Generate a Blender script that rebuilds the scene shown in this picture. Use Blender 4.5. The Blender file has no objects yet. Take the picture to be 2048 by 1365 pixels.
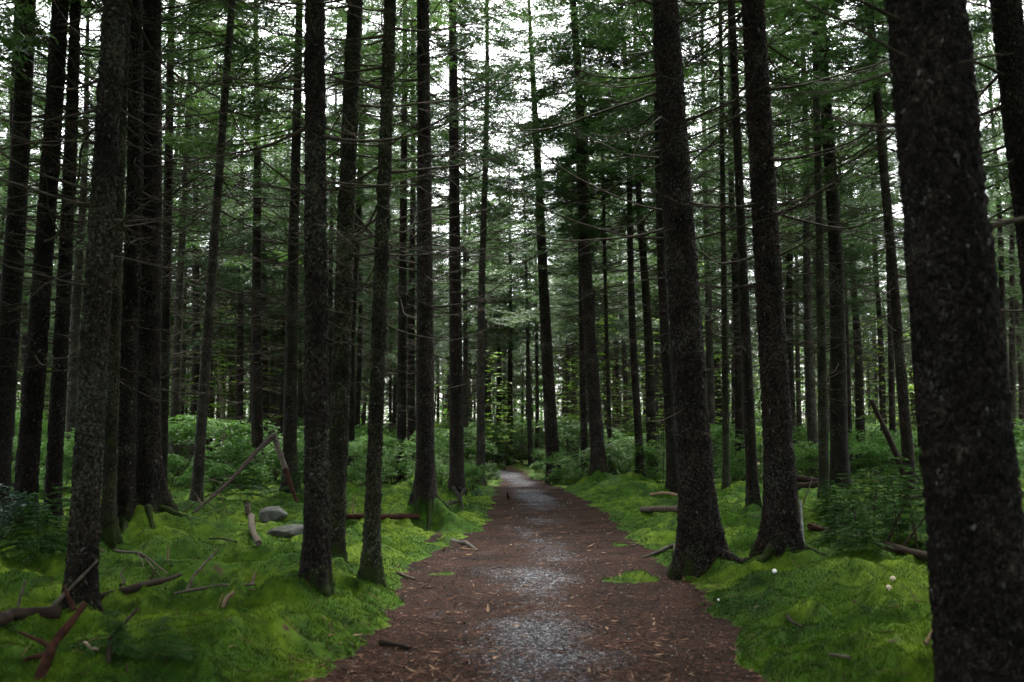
import bpy, math, random
import numpy as np

# ----------------------------------------------------------------------------- camera, sky, sun, exposure
S = bpy.context.scene
COL = S.collection
F_PX, CX, CY = 1991.0, 1024.0, 682.5            # 35 mm lens, measured on the 2048 px wide photograph
CAM_H, PITCH = 1.38, math.atan(203.0 / 1991.0)
cam_d = bpy.data.cameras.new("camera")
cam = bpy.data.objects.new("camera", cam_d)
COL.objects.link(cam)
cam.location = (0, 0, CAM_H)
cam.rotation_euler = (math.pi / 2 + PITCH, 0, 0)
cam_d.lens = 35.0
cam_d.sensor_width = 36.0
cam_d.clip_start, cam_d.clip_end = 0.1, 2000
cam_d.dof.use_dof = True
cam_d.dof.focus_distance = 16.0
cam_d.dof.aperture_fstop = 2.4
S.camera = cam

SUN_EL, SUN_ROT = math.radians(58), math.radians(10)
world = bpy.data.worlds.new("World")
S.world = world
world.use_nodes = True
wn, wl = world.node_tree.nodes, world.node_tree.links
sky = wn.new("ShaderNodeTexSky")
sky.sky_type = 'NISHITA'
sky.sun_disc = False
sky.sun_elevation, sky.sun_rotation = SUN_EL, SUN_ROT
sky.air_density, sky.dust_density = 1.0, 4.0
hsv = wn.new("ShaderNodeHueSaturation")          # an overcast sky: nearly all its blue gone
hsv.inputs['Saturation'].default_value = 0.22
wl.new(sky.outputs[0], hsv.inputs['Color'])
wl.new(hsv.outputs[0], wn['Background'].inputs['Color'])
wn['Background'].inputs['Strength'].default_value = 0.15

sun_d = bpy.data.lights.new("sun", 'SUN')
sun_d.energy = 1.5
sun_d.angle = math.radians(14)
sun_d.color = (1.0, 0.97, 0.92)
sun = bpy.data.objects.new("sun", sun_d)
COL.objects.link(sun)
sun.rotation_euler = (math.pi / 2 - SUN_EL, 0, math.pi - SUN_ROT)

S.view_settings.view_transform = 'Standard'
S.view_settings.look = 'None'
S.view_settings.exposure = 3.1
S.view_settings.gamma = 1.0
S.view_settings.use_curve_mapping = False
S.render.engine = 'CYCLES'
S.cycles.max_bounces = 7
S.cycles.diffuse_bounces = 4
S.cycles.glossy_bounces = 2
S.cycles.transmission_bounces = 4
S.cycles.volume_bounces = 0
S.cycles.caustics_reflective = False
S.cycles.caustics_refractive = False
S.cycles.use_denoising = True
S.cycles.use_adaptive_sampling = True
S.cycles.adaptive_threshold = 0.015

RNG = np.random.default_rng(11)
random.seed(11)


# ----------------------------------------------------------------------------- photo geometry helpers
def ray(px, py):
    x, y = (px - CX) / F_PX, (CY - py) / F_PX
    c, s = math.cos(PITCH), math.sin(PITCH)
    return np.array([x, c - y * s, s + y * c])


def at_depth(px, py, Y):
    r = ray(px, py)
    return np.array([0, 0, CAM_H]) + r * (Y / r[1])


def on_plane(px, py, z=0.1):
    r = ray(px, py)
    return np.array([0, 0, CAM_H]) + r * ((z - CAM_H) / r[2])


# ----------------------------------------------------------------------------- noise in numpy
def h01(ix, iy, iz, seed=0):
    n = (ix.astype(np.int64) * 73856093) ^ (iy.astype(np.int64) * 19349663) ^ (iz.astype(np.int64) * 83492791) ^ (seed * 2654435)
    n = (n ^ (n >> 13)) & 0x7fffffff
    n = (n * (n * n * 15731 + 789221) + 1376312589) & 0x7fffffff
    return n / 2147483647.0


def vnoise(x, y, z=None, seed=0):
    if z is None:
        z = np.zeros_like(x) + 0.37
    xi, yi, zi = np.floor(x), np.floor(y), np.floor(z)
    fx, fy, fz = x - xi, y - yi, z - zi
    fx, fy, fz = [f * f * f * (f * (f * 6 - 15) + 10) for f in (fx, fy, fz)]
    xi, yi, zi = xi.astype(np.int64), yi.astype(np.int64), zi.astype(np.int64)
    r = 0
    for dx in (0, 1):
        wx = fx if dx else 1 - fx
        for dy in (0, 1):
            wy = fy if dy else 1 - fy
            for dz in (0, 1):
                wz = fz if dz else 1 - fz
                r = r + wx * wy * wz * h01(xi + dx, yi + dy, zi + dz, seed)
    return r * 2 - 1


def fbm(x, y, z=None, octs=4, seed=0, gain=0.5):
    a, t, r = 1.0, 0.0, 0
    for o in range(octs):
        k = 2.03 ** o
        r = r + a * vnoise(x * k, y * k, None if z is None else z * k, seed + o * 17)
        t += a
        a *= gain
    return r / t


def worley(x, y, z, seed=0):
    xi, yi, zi = [np.floor(v).astype(np.int64) for v in (x, y, z)]
    f1 = np.full(x.shape, 9.0)
    f2 = np.full(x.shape, 9.0)
    cid = np.zeros(x.shape)
    for dx in (-1, 0, 1):
        for dy in (-1, 0, 1):
            for dz in (-1, 0, 1):
                a, b, c = xi + dx, yi + dy, zi + dz
                d = np.sqrt((a + h01(a, b, c, seed) - x) ** 2 + (b + h01(a, b, c, seed + 5) - y) ** 2 + (c + h01(a, b, c, seed + 9) - z) ** 2)
                nearer = d < f1
                f2 = np.where(nearer, f1, np.minimum(f2, d))
                cid = np.where(nearer, h01(a, b, c, seed + 31), cid)
                f1 = np.minimum(f1, d)
    return f1, f2, cid


def sstep(a, b, x):
    t = np.clip((x - a) / (b - a), 0, 1)
    return t * t * (3 - 2 * t)


# ----------------------------------------------------------------------------- mesh helpers
class MB:
    """collects vertices, triangles and quads, then links them as ONE mesh object"""

    def __init__(self):
        self.v, self.f, self.m, self.t, self.n = [], [], [], [], 0

    def add(self, V, faces, mat=0, tint=None):
        V = np.asarray(V, dtype=np.float64).reshape(-1, 3)
        faces = np.asarray(faces, dtype=np.int64)
        self.v.append(V)
        self.f.append(faces + self.n)
        self.m.append(np.full(len(faces), mat, dtype=np.int32))
        self.t.append(np.zeros(len(V)) if tint is None else np.broadcast_to(np.asarray(tint, dtype=np.float64), (len(V),)))
        self.n += len(V)

    def mesh(self, name, mats, smooth=True):
        me = bpy.data.meshes.new(name)
        V = np.concatenate(self.v).astype(np.float32)
        me.vertices.add(len(V))
        me.vertices.foreach_set("co", V.ravel())
        sizes = np.concatenate([np.full(len(f), f.shape[1], dtype=np.int32) for f in self.f])
        loops = np.concatenate([f.ravel() for f in self.f]).astype(np.int32)
        starts = np.concatenate([[0], np.cumsum(sizes)[:-1]]).astype(np.int32)
        me.loops.add(len(loops))
        me.loops.foreach_set("vertex_index", loops)
        me.polygons.add(len(sizes))
        me.polygons.foreach_set("loop_start", starts)
        me.polygons.foreach_set("loop_total", sizes)
        me.polygons.foreach_set("material_index", np.concatenate(self.m))
        me.polygons.foreach_set("use_smooth", np.full(len(sizes), smooth, dtype=bool))
        for m in mats if isinstance(mats, (list, tuple)) else [mats]:
            me.materials.append(m)
        at = me.attributes.new("tint", 'FLOAT', 'POINT')
        at.data.foreach_set("value", np.concatenate(self.t).astype(np.float32))
        me.update(calc_edges=True)
        return me

    def build(self, name, mats, parent=None, smooth=True):
        return link(name, self.mesh(name, mats, smooth), parent)


def link(name, me, parent=None):
    o = bpy.data.objects.new(name, me)
    COL.objects.link(o)
    if parent is not None:
        o.parent = parent
    return o


def tag(o, label=None, cat=None, group=None, kind=None):
    if label: o['label'] = label
    if cat: o['category'] = cat
    if group: o['group'] = group
    if kind: o['kind'] = kind
    return o


def thing(name, loc, label, cat, group=None, rot=(0, 0, 0)):
    o = bpy.data.objects.new(name, None)
    COL.objects.link(o)
    o.location = [float(c) for c in loc]
    o.rotation_euler = rot
    o.empty_display_size = 0.2
    return tag(o, label, cat, group)


def tubes(P, R, sides, cap=False):
    """P (B,N,3) centre lines, R (B,N) radii -> vertices, quads (all B tubes at once)"""
    P = np.asarray(P, dtype=float)
    R = np.asarray(R, dtype=float)
    if P.ndim == 2:
        P, R = P[None], R[None]
    B, N, _ = P.shape
    T = np.gradient(P, axis=1)
    T /= np.linalg.norm(T, axis=2, keepdims=True) + 1e-9
    mean = np.abs(T.mean(axis=1))
    ref = np.zeros((B, 3))
    ref[np.arange(B), mean.argmin(axis=1)] = 1
    n1 = np.cross(T, ref[:, None, :])
    n1 /= np.linalg.norm(n1, axis=2, keepdims=True) + 1e-9
    n2 = np.cross(T, n1)
    a = np.arange(sides) * 2 * np.pi / sides
    V = P[:, :, None, :] + R[:, :, None, None] * (np.cos(a)[None, None, :, None] * n1[:, :, None, :] + np.sin(a)[None, None, :, None] * n2[:, :, None, :])
    b, i, k = np.meshgrid(np.arange(B), np.arange(N - 1), np.arange(sides), indexing='ij')
    k2 = (k + 1) % sides
    base = b * N * sides
    q = np.stack([base + i * sides + k, base + i * sides + k2, base + (i + 1) * sides + k2, base + (i + 1) * sides + k], axis=-1).reshape(-1, 4)
    return V.reshape(-1, 3), q


# ----------------------------------------------------------------------------- materials
def new_mat(name):
    m = bpy.data.materials.new(name)
    m.use_nodes = True
    nt = m.node_tree
    return m, nt.nodes, nt.links, nt.nodes['Principled BSDF']


def node(n, kind, **kw):
    x = n.new(kind)
    for k, v in kw.items():
        if k in x.inputs.keys():
            x.inputs[k].default_value = v
        else:
            setattr(x, k, v)
    return x


def ramp(n, stops, interp='LINEAR'):
    r = n.new('ShaderNodeValToRGB')
    r.color_ramp.interpolation = interp
    e = r.color_ramp.elements
    while len(e) < len(stops):
        e.new(0.5)
    for el, (p, c) in zip(e, stops):
        el.position = p
        el.color = (*c, 1) if len(c) == 3 else c
    return r


def mix(n, l, fac, a, b, mode='MIX'):
    x = n.new('ShaderNodeMix')
    x.data_type = 'RGBA'
    x.blend_type = mode
    for sock, v in ((x.inputs[0], fac), (x.inputs[6], a), (x.inputs[7], b)):
        if hasattr(v, 'links'):
            l.new(v, sock)
        else:
            sock.default_value = (*v, 1) if isinstance(v, tuple) else v
    return x.outputs[2]


def math_n(n, l, op, a, b=0.0, clamp=False):
    x = n.new('ShaderNodeMath')
    x.operation = op
    x.use_clamp = clamp
    for i, v in enumerate((a, b)):
        if hasattr(v, 'links'):
            l.new(v, x.inputs[i])
        else:
            x.inputs[i].default_value = v
    return x.outputs[0]


def bark(name, dark, light, lichen=0.0, lichen_col=(0.2, 0.23, 0.17), moss=0.0, foot=0.35, bump=0.9):
    m, n, l, p = new_mat(name)
    tc = n.new('ShaderNodeTexCoord')
    oi = n.new('ShaderNodeObjectInfo')
    add = n.new('ShaderNodeVectorMath')
    add.operation = 'MULTIPLY_ADD'
    l.new(oi.outputs['Random'], add.inputs[0])
    add.inputs[1].default_value = (37.0, 11.0, 23.0)
    l.new(tc.outputs['Object'], add.inputs[2])
    co = add.outputs[0]
    mp = node(n, 'ShaderNodeMapping')
    mp.inputs['Scale'].default_value = (1, 1, 0.7)
    l.new(co, mp.inputs[0])
    warp = node(n, 'ShaderNodeTexNoise', Scale=14.0, Detail=3.0)
    l.new(mp.outputs[0], warp.inputs['Vector'])
    wv = mix(n, l, 0.11, mp.outputs[0], warp.outputs['Color'], 'ADD')
    vo = node(n, 'ShaderNodeTexVoronoi', Scale=58.0)
    vo.feature = 'F1'
    l.new(wv, vo.inputs['Vector'])
    ve = node(n, 'ShaderNodeTexVoronoi', Scale=58.0)
    ve.feature = 'DISTANCE_TO_EDGE'
    l.new(wv, ve.inputs['Vector'])
    big = node(n, 'ShaderNodeTexNoise', Scale=3.0, Detail=5.0, Roughness=0.65)
    l.new(co, big.inputs['Vector'])
    fine = node(n, 'ShaderNodeTexNoise', Scale=90.0, Detail=4.0, Roughness=0.7)
    l.new(co, fine.inputs['Vector'])
    crack = ramp(n, [(0.0, (0, 0, 0)), (0.16, (1, 1, 1))])
    l.new(ve.outputs['Distance'], crack.inputs[0])
    sep = n.new('ShaderNodeSeparateColor')
    l.new(vo.outputs['Color'], sep.inputs[0])
    tone = math_n(n, l, 'MULTIPLY_ADD', sep.outputs[0], 0.55)
    tone = math_n(n, l, 'ADD', math_n(n, l, 'MULTIPLY', sep.outputs[0], 0.7), math_n(n, l, 'MULTIPLY', fine.outputs[0], 0.6))
    tone = math_n(n, l, 'MULTIPLY', tone, tone)
    c = mix(n, l, tone, dark, light)
    c = mix(n, l, math_n(n, l, 'MULTIPLY', math_n(n, l, 'SUBTRACT', 1.0, crack.outputs[0]), 0.7), c, tuple(v * 0.35 for v in dark))
    bl = ramp(n, [(0.35, (0.45, 0.45, 0.45)), (0.68, (1.5, 1.4, 1.35))])
    l.new(big.outputs[0], bl.inputs[0])
    c = mix(n, l, 1.0, c, bl.outputs[0], 'MULTIPLY')
    if lichen > 0:
        ln = node(n, 'ShaderNodeTexNoise', Scale=44.0, Detail=6.0, Roughness=0.75)
        l.new(co, ln.inputs['Vector'])
        l2 = node(n, 'ShaderNodeTexNoise', Scale=2.2, Detail=3.0)
        l.new(co, l2.inputs['Vector'])
        v = math_n(n, l, 'ADD', ln.outputs[0], math_n(n, l, 'MULTIPLY', math_n(n, l, 'SUBTRACT', l2.outputs[0], 0.5), 0.45))
        lr = ramp(n, [(0.63 - 0.16 * lichen, (0, 0, 0)), (0.74 - 0.16 * lichen, (1, 1, 1))])
        l.new(v, lr.inputs[0])
        c = mix(n, l, math_n(n, l, 'MULTIPLY', lr.outputs[0], 0.8), c, lichen_col)
    # sparse pale flecks of bark scales and lichen
    fv = node(n, 'ShaderNodeTexVoronoi', Scale=34.0)
    l.new(wv, fv.inputs['Vector'])
    fs = n.new('ShaderNodeSeparateColor')
    l.new(fv.outputs['Color'], fs.inputs[0])
    ff = math_n(n, l, 'MULTIPLY', math_n(n, l, 'GREATER_THAN', fs.outputs[2], 0.8), math_n(n, l, 'LESS_THAN', fv.outputs['Distance'], math_n(n, l, 'MULTIPLY', fs.outputs[0], 0.42)))
    c = mix(n, l, math_n(n, l, 'MULTIPLY', ff, math_n(n, l, 'MULTIPLY', fs.outputs[1], 0.9)), c, (0.13, 0.13, 0.115))
    # moss: green film in patches, thick at the foot
    mn = node(n, 'ShaderNodeTexNoise', Scale=6.0, Detail=6.0, Roughness=0.7)
    l.new(co, mn.inputs['Vector'])
    sx = n.new('ShaderNodeSeparateXYZ')
    l.new(tc.outputs['Object'], sx.inputs[0])
    foot_f = math_n(n, l, 'SUBTRACT', 1.0, math_n(n, l, 'DIVIDE', sx.outputs[2], foot), True)
    mv = math_n(n, l, 'ADD', mn.outputs[0], math_n(n, l, 'MULTIPLY', foot_f, 0.26))
    mr = ramp(n, [(0.72 - 0.2 * moss, (0, 0, 0)), (0.84 - 0.2 * moss, (1, 1, 1))])
    l.new(mv, mr.inputs[0])
    mcol = mix(n, l, fine.outputs[0], (0.008, 0.018, 0.003), (0.034, 0.056, 0.008))
    c = mix(n, l, math_n(n, l, 'MULTIPLY', mr.outputs[0], 0.85), c, mcol)
    l.new(c, p.inputs['Base Color'])
    p.inputs['Roughness'].default_value = 0.85
    p.inputs['Specular IOR Level'].default_value = 0.08
    hgt = math_n(n, l, 'ADD', math_n(n, l, 'MULTIPLY', crack.outputs[0], 0.6), math_n(n, l, 'MULTIPLY', fine.outputs[0], 0.5))
    hgt = math_n(n, l, 'ADD', hgt, math_n(n, l, 'MULTIPLY', sep.outputs[1], 0.4))
    b = node(n, 'ShaderNodeBump', Strength=bump, Distance=0.02)
    l.new(hgt, b.inputs['Height'])
    l.new(b.outputs[0], p.inputs['Normal'])
    return m


def leafy(name, dark, light, trans=0.35, rough=0.5, scale=0.7, spec=0.35):
    """foliage: colour wanders from clump to clump and leaf to leaf, some light passes through"""
    m, n, l, p = new_mat(name)
    ge = n.new('ShaderNodeNewGeometry')
    at = node(n, 'ShaderNodeAttribute', attribute_name='tint')
    ns = node(n, 'ShaderNodeTexNoise', Scale=scale, Detail=3.0, Roughness=0.6)
    l.new(ge.outputs['Position'], ns.inputs['Vector'])
    oi = n.new('ShaderNodeObjectInfo')
    f = math_n(n, l, 'ADD', math_n(n, l, 'MULTIPLY', at.outputs['Fac'], 0.55), math_n(n, l, 'MULTIPLY', ns.outputs[0], 0.5))
    f = math_n(n, l, 'ADD', f, math_n(n, l, 'MULTIPLY', math_n(n, l, 'SUBTRACT', oi.outputs['Random'], 0.5), 0.35), True)
    c = mix(n, l, f, dark, light)
    l.new(c, p.inputs['Base Color'])
    p.inputs['Roughness'].default_value = rough
    p.inputs['Specular IOR Level'].default_value = spec
    tr = n.new('ShaderNodeBsdfTranslucent')
    tc = mix(n, l, 1.0, c, (1.15, 1.25, 0.6), 'MULTIPLY')
    l.new(tc, tr.inputs['Color'])
    ms = n.new('ShaderNodeMixShader')
    ms.inputs[0].default_value = trans
    l.new(p.outputs[0], ms.inputs[1])
    l.new(tr.outputs[0], ms.inputs[2])
    l.new(ms.outputs[0], n['Material Output'].inputs['Surface'])
    return m


def moss_colour(n, l, pos, fac):
    a = node(n, 'ShaderNodeTexNoise', Scale=0.9, Detail=4.0, Roughness=0.6)
    l.new(pos, a.inputs['Vector'])
    b = node(n, 'ShaderNodeTexNoise', Scale=7.0, Detail=5.0, Roughness=0.65)
    l.new(pos, b.inputs['Vector'])
    ra = ramp(n, [(0.34, (0.014, 0.042, 0.003)), (0.5, (0.031, 0.073, 0.003)), (0.64, (0.078, 0.131, 0.008))])
    l.new(a.outputs[0], ra.inputs[0])
    rb = ramp(n, [(0.32, (0.35, 0.4, 0.45)), (0.5, (0.95, 0.95, 0.95)), (0.68, (1.5, 1.4, 1.25))])
    l.new(b.outputs[0], rb.inputs[0])
    c = mix(n, l, 1.0, ra.outputs[0], rb.outputs[0], 'MULTIPLY')
    return c


def simple(name, dark, light, scale=30.0, rough=0.8, bump=0.4, dist=0.006, stretch=(1, 1, 1)):
    m, n, l, p = new_mat(name)
    tc = n.new('ShaderNodeTexCoord')
    mp = node(n, 'ShaderNodeMapping')
    mp.inputs['Scale'].default_value = stretch
    l.new(tc.outputs['Object'], mp.inputs[0])
    ns = node(n, 'ShaderNodeTexNoise', Scale=scale, Detail=6.0, Roughness=0.65)
    l.new(mp.outputs[0], ns.inputs['Vector'])
    r = ramp(n, [(0.3, dark), (0.7, light)])
    l.new(ns.outputs[0], r.inputs[0])
    l.new(r.outputs[0], p.inputs['Base Color'])
    p.inputs['Roughness'].default_value = rough
    p.inputs['Specular IOR Level'].default_value = 0.06
    b = node(n, 'ShaderNodeBump', Strength=bump, Distance=dist)
    l.new(ns.outputs[0], b.inputs['Height'])
    l.new(b.outputs[0], p.inputs['Normal'])
    return m


def tinted(name, stops, rough=0.8, spec=0.06):
    m, n, l, p = new_mat(name)
    at = node(n, 'ShaderNodeAttribute', attribute_name='tint')
    r = ramp(n, stops)
    l.new(at.outputs['Fac'], r.inputs[0])
    l.new(r.outputs[0], p.inputs['Base Color'])
    p.inputs['Roughness'].default_value = rough
    p.inputs['Specular IOR Level'].default_value = spec
    return m


BARK = {
    'dark': bark('bark_dark', (0.003, 0.0025, 0.002), (0.036, 0.029, 0.022), 0.3, (0.1, 0.11, 0.08), moss=0.1),
    'lichen': bark('bark_lichen', (0.0035, 0.003, 0.0024), (0.032, 0.027, 0.02), 0.55, (0.075, 0.085, 0.055), moss=0.35),
    'mossy': bark('bark_mossy', (0.0055, 0.0055, 0.0032), (0.042, 0.043, 0.025), 0.6, (0.085, 0.1, 0.058), moss=0.75),
    'scaly': bark('bark_scaly', (0.0025, 0.002, 0.0018), (0.056, 0.043, 0.034), 0.4, (0.12, 0.12, 0.1), moss=0.12, bump=1.0),
    'edge_darkened': bark('bark_edge_darkened', (0.002, 0.0017, 0.0015), (0.03, 0.024, 0.019), 0.3, (0.07, 0.07, 0.06), moss=0.1, bump=1.0),  # trunks near the borders: lens darkening put into the bark colour
    'grey': bark('bark_grey', (0.022, 0.02, 0.017), (0.07, 0.062, 0.052), 0.4, (0.11, 0.12, 0.09), moss=0.05),
    'pale': bark('bark_pale', (0.2, 0.18, 0.15), (0.5, 0.45, 0.4), 0.0, moss=0.0, foot=0.05),
}
M_TWIG = simple('dead_twig', (0.013, 0.0105, 0.008), (0.058, 0.049, 0.036), 18.0, 0.85)
M_NEEDLE = leafy('spruce_needles', (0.015, 0.04, 0.02), (0.062, 0.114, 0.038), 0.4, 0.55, 0.35)
M_LAUREL = leafy('laurel_leaves', (0.032, 0.09, 0.02), (0.095, 0.2, 0.04), 0.4, 0.48, 0.5, 0.2)
M_YOUNG = leafy('young_leaves', (0.07, 0.14, 0.02), (0.16, 0.26, 0.04), 0.5, 0.5, 0.6)
M_BLUE = leafy('blue_green_leaves', (0.016, 0.048, 0.03), (0.05, 0.11, 0.065), 0.25, 0.5, 0.8, 0.2)
M_SEEDLING = leafy('seedling_needles', (0.014, 0.042, 0.012), (0.042, 0.095, 0.02), 0.3, 0.65, 0.8, 0.08)
M_LOG = simple('rotten_log', (0.007, 0.005, 0.004), (0.035, 0.025, 0.018), 22.0, 0.85, 0.8, 0.012, (0.4, 1, 1))
M_RED = simple('red_rotten_wood', (0.008, 0.0035, 0.0025), (0.045, 0.019, 0.011), 24.0, 0.85, 0.8, 0.01)
M_STICK = simple('grey_stick', (0.022, 0.018, 0.013), (0.105, 0.088, 0.066), 26.0, 0.8, 0.5)
M_TAN = simple('bare_tan_wood', (0.08, 0.05, 0.03), (0.2, 0.145, 0.09), 30.0, 0.7, 0.4)
M_ROCK = simple('lichened_rock', (0.025, 0.028, 0.022), (0.115, 0.12, 0.105), 7.0, 0.85, 0.7, 0.02)
M_ROOT = simple('grey_root', (0.02, 0.018, 0.014), (0.11, 0.1, 0.085), 20.0, 0.8, 0.7, 0.01)
M_RESIN = simple('pale_resin', (0.08, 0.08, 0.072), (0.3, 0.3, 0.28), 30.0, 0.5)
M_MUSH = simple('mushroom_flesh', (0.4, 0.34, 0.22), (0.5, 0.44, 0.32), 12.0, 0.6, 0.1)
M_WHITE = simple('puffball_skin', (0.7, 0.7, 0.66), (0.8, 0.8, 0.77), 12.0, 0.7, 0.1)
M_STONE = tinted('gravel_stone', [(0.0, (0.014, 0.0135, 0.014)), (0.6, (0.06, 0.06, 0.064)), (1.0, (0.24, 0.24, 0.25))], 0.6)
M_LITTER = tinted('needle_bits', [(0.0, (0.015, 0.0075, 0.005)), (0.5, (0.05, 0.023, 0.015)), (0.85, (0.1, 0.053, 0.034)), (1.0, (0.19, 0.125, 0.075))], 0.8)

# moss blades share the ground's moss colours
M_MOSS, n, l, p = new_mat('moss_shoots')
ge = n.new('ShaderNodeNewGeometry')
at = node(n, 'ShaderNodeAttribute', attribute_name='tint')
mc = moss_colour(n, l, ge.outputs['Position'], None)
tr_ = ramp(n, [(0.0, (0.6, 0.6, 0.6)), (1.0, (1.5, 1.45, 1.3))])
l.new(at.outputs['Fac'], tr_.inputs[0])
mc = mix(n, l, 1.0, mc, tr_.outputs[0], 'MULTIPLY')
l.new(mc, p.inputs['Base Color'])
p.inputs['Roughness'].default_value = 0.8
p.inputs['Specular IOR Level'].default_value = 0.15
tl_ = n.new('ShaderNodeBsdfTranslucent')
l.new(mc, tl_.inputs['Color'])
ms_ = n.new('ShaderNodeMixShader')
ms_.inputs[0].default_value = 0.3
l.new(p.outputs[0], ms_.inputs[1])
l.new(tl_.outputs[0], ms_.inputs[2])
l.new(ms_.outputs[0], n['Material Output'].inputs['Surface'])

# forest floor: moss near, needle litter where "tint" says so
M_GROUND, n, l, p = new_mat('forest_floor')
ge = n.new('ShaderNodeNewGeometry')
at = node(n, 'ShaderNodeAttribute', attribute_name='tint')
mc = moss_colour(n, l, ge.outputs['Position'], None)
li = node(n, 'ShaderNodeTexNoise', Scale=40.0, Detail=5.0, Roughness=0.7)
l.new(ge.outputs['Position'], li.inputs['Vector'])
lr = ramp(n, [(0.3, (0.018, 0.01, 0.007)), (0.55, (0.06, 0.032, 0.021)), (0.75, (0.13, 0.075, 0.05))])
l.new(li.outputs[0], lr.inputs[0])
edge = node(n, 'ShaderNodeTexNoise', Scale=9.0, Detail=6.0, Roughness=0.7)
l.new(ge.outputs['Position'], edge.inputs['Vector'])
v = math_n(n, l, 'ADD', at.outputs['Fac'], math_n(n, l, 'MULTIPLY', math_n(n, l, 'SUBTRACT', edge.outputs[0], 0.5), 1.3))
er = ramp(n, [(0.46, (0, 0, 0)), (0.56, (1, 1, 1))])
l.new(v, er.inputs[0])
l.new(mix(n, l, er.outputs[0], mc, lr.outputs[0]), p.inputs['Base Color'])
p.inputs['Roughness'].default_value = 0.9
p.inputs['Specular IOR Level'].default_value = 0.1
fz = node(n, 'ShaderNodeTexNoise', Scale=110.0, Detail=4.0, Roughness=0.7)
l.new(ge.outputs['Position'], fz.inputs['Vector'])
bp = node(n, 'ShaderNodeBump', Strength=0.9, Distance=0.02)
l.new(fz.outputs[0], bp.inputs['Height'])
l.new(bp.outputs[0], p.inputs['Normal'])

# path: reddish needle litter with worn patches of grey gravel ("tint")
M_PATH, n, l, p = new_mat('path_litter')
ge = n.new('ShaderNodeNewGeometry')
at = node(n, 'ShaderNodeAttribute', attribute_name='tint')
li = node(n, 'ShaderNodeTexNoise', Scale=38.0, Detail=7.0, Roughness=0.8)
l.new(ge.outputs['Position'], li.inputs['Vector'])
lr = ramp(n, [(0.34, (0.003, 0.0014, 0.001)), (0.5, (0.0175, 0.0092, 0.0062)), (0.62, (0.053, 0.028, 0.018)), (0.74, (0.14, 0.085, 0.056))])
l.new(li.outputs[0], lr.inputs[0])
bgn = node(n, 'ShaderNodeTexNoise', Scale=1.6, Detail=5.0, Roughness=0.65)
l.new(ge.outputs['Position'], bgn.inputs['Vector'])
bgr = ramp(n, [(0.36, (0.35, 0.34, 0.35)), (0.6, (1.15, 1.1, 1.05))])
l.new(bgn.outputs[0], bgr.inputs[0])
base = mix(n, l, 1.0, lr.outputs[0], bgr.outputs[0], 'MULTIPLY')
vo = node(n, 'ShaderNodeTexVoronoi', Scale=55.0)
l.new(ge.outputs['Position'], vo.inputs['Vector'])
sp = n.new('ShaderNodeSeparateColor')
l.new(vo.outputs['Color'], sp.inputs[0])
sr = ramp(n, [(0.0, (0.008, 0.0075, 0.008)), (0.5, (0.036, 0.036, 0.039)), (0.8, (0.08, 0.08, 0.085)), (1.0, (0.24, 0.24, 0.25))])
l.new(sp.outputs[0], sr.inputs[0])
en = node(n, 'ShaderNodeTexNoise', Scale=16.0, Detail=6.0, Roughness=0.75)
l.new(ge.outputs['Position'], en.inputs['Vector'])
v = math_n(n, l, 'ADD', at.outputs['Fac'], math_n(n, l, 'MULTIPLY', math_n(n, l, 'SUBTRACT', en.outputs[0], 0.5), 1.5))
er = ramp(n, [(0.36, (0, 0, 0)), (0.66, (1, 1, 1))])
l.new(v, er.inputs[0])
l.new(mix(n, l, er.outputs[0], base, sr.outputs[0]), p.inputs['Base Color'])
p.inputs['Roughness'].default_value = 0.8
p.inputs['Specular IOR Level'].default_value = 0.04
h = math_n(n, l, 'ADD', li.outputs[0], math_n(n, l, 'MULTIPLY', vo.outputs['Distance'], 0.8))
bp = node(n, 'ShaderNodeBump', Strength=0.9, Distance=0.015)
l.new(h, bp.inputs['Height'])
l.new(bp.outputs[0], p.inputs['Normal'])

# ----------------------------------------------------------------------------- terrain shape
PY = [0, 5.6, 6.6, 8.2, 9.6, 12.0, 14.0, 16.3, 19.0, 23.4, 30.0, 36.0, 45.0, 52.0]
PL = [-1.5, -1.22, -0.98, -0.82, -1.2, -1.0, -0.74, -0.46, -0.42, -0.4, -0.42, -0.3, -0.9, -2.0]
PR = [1.4, 1.5, 1.45, 1.55, 1.72, 1.8, 1.5, 1.6, 1.7, 1.78, 1.45, 1.0, 0.6, -0.2]


def path_sd(x, y):
    xl, xr = np.interp(y, PY, PL), np.interp(y, PY, PR)
    sd = np.maximum(np.maximum(xl - x, x - xr), y - 50.0)
    ax, ay, bx, by = -0.3, 48.8, -16.0, 54.0
    t = np.clip(((x - ax) * (bx - ax) + (y - ay) * (by - ay)) / ((bx - ax) ** 2 + (by - ay) ** 2), 0, 1)
    cap = np.hypot(x - ax - t * (bx - ax), y - ay - t * (by - ay)) - 1.25
    return np.minimum(sd, cap)


ISLANDS = [(1.26, 10.3, 0.24, 0.26), (-0.7, 10.7, 0.16, 0.1), (1.42, 13.4, 0.25, 0.6)]   # moss cushions on the path


def path_edge(x, y):
    e = path_sd(x, y)
    for ix, iy, rx, ry in ISLANDS:
        e = np.maximum(e, 0.17 * (1.1 - np.sqrt(((x - ix) / rx) ** 2 + ((y - iy) / ry) ** 2)))
    return e + 0.3 * fbm(x * 1.2, y * 0.9, octs=3, seed=3) + 0.24 * fbm(x * 4, y * 4, octs=5, seed=4, gain=0.62)


def path_z(x, y):
    return 0.03 * vnoise(x * 0.5, y * 0.35, seed=21) + 0.012 * fbm(x * 3, y * 3, octs=3, seed=22)


MOUNDS = []          # (x, y, radius, height, seed): filled from the tree list before the ground is built


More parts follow.
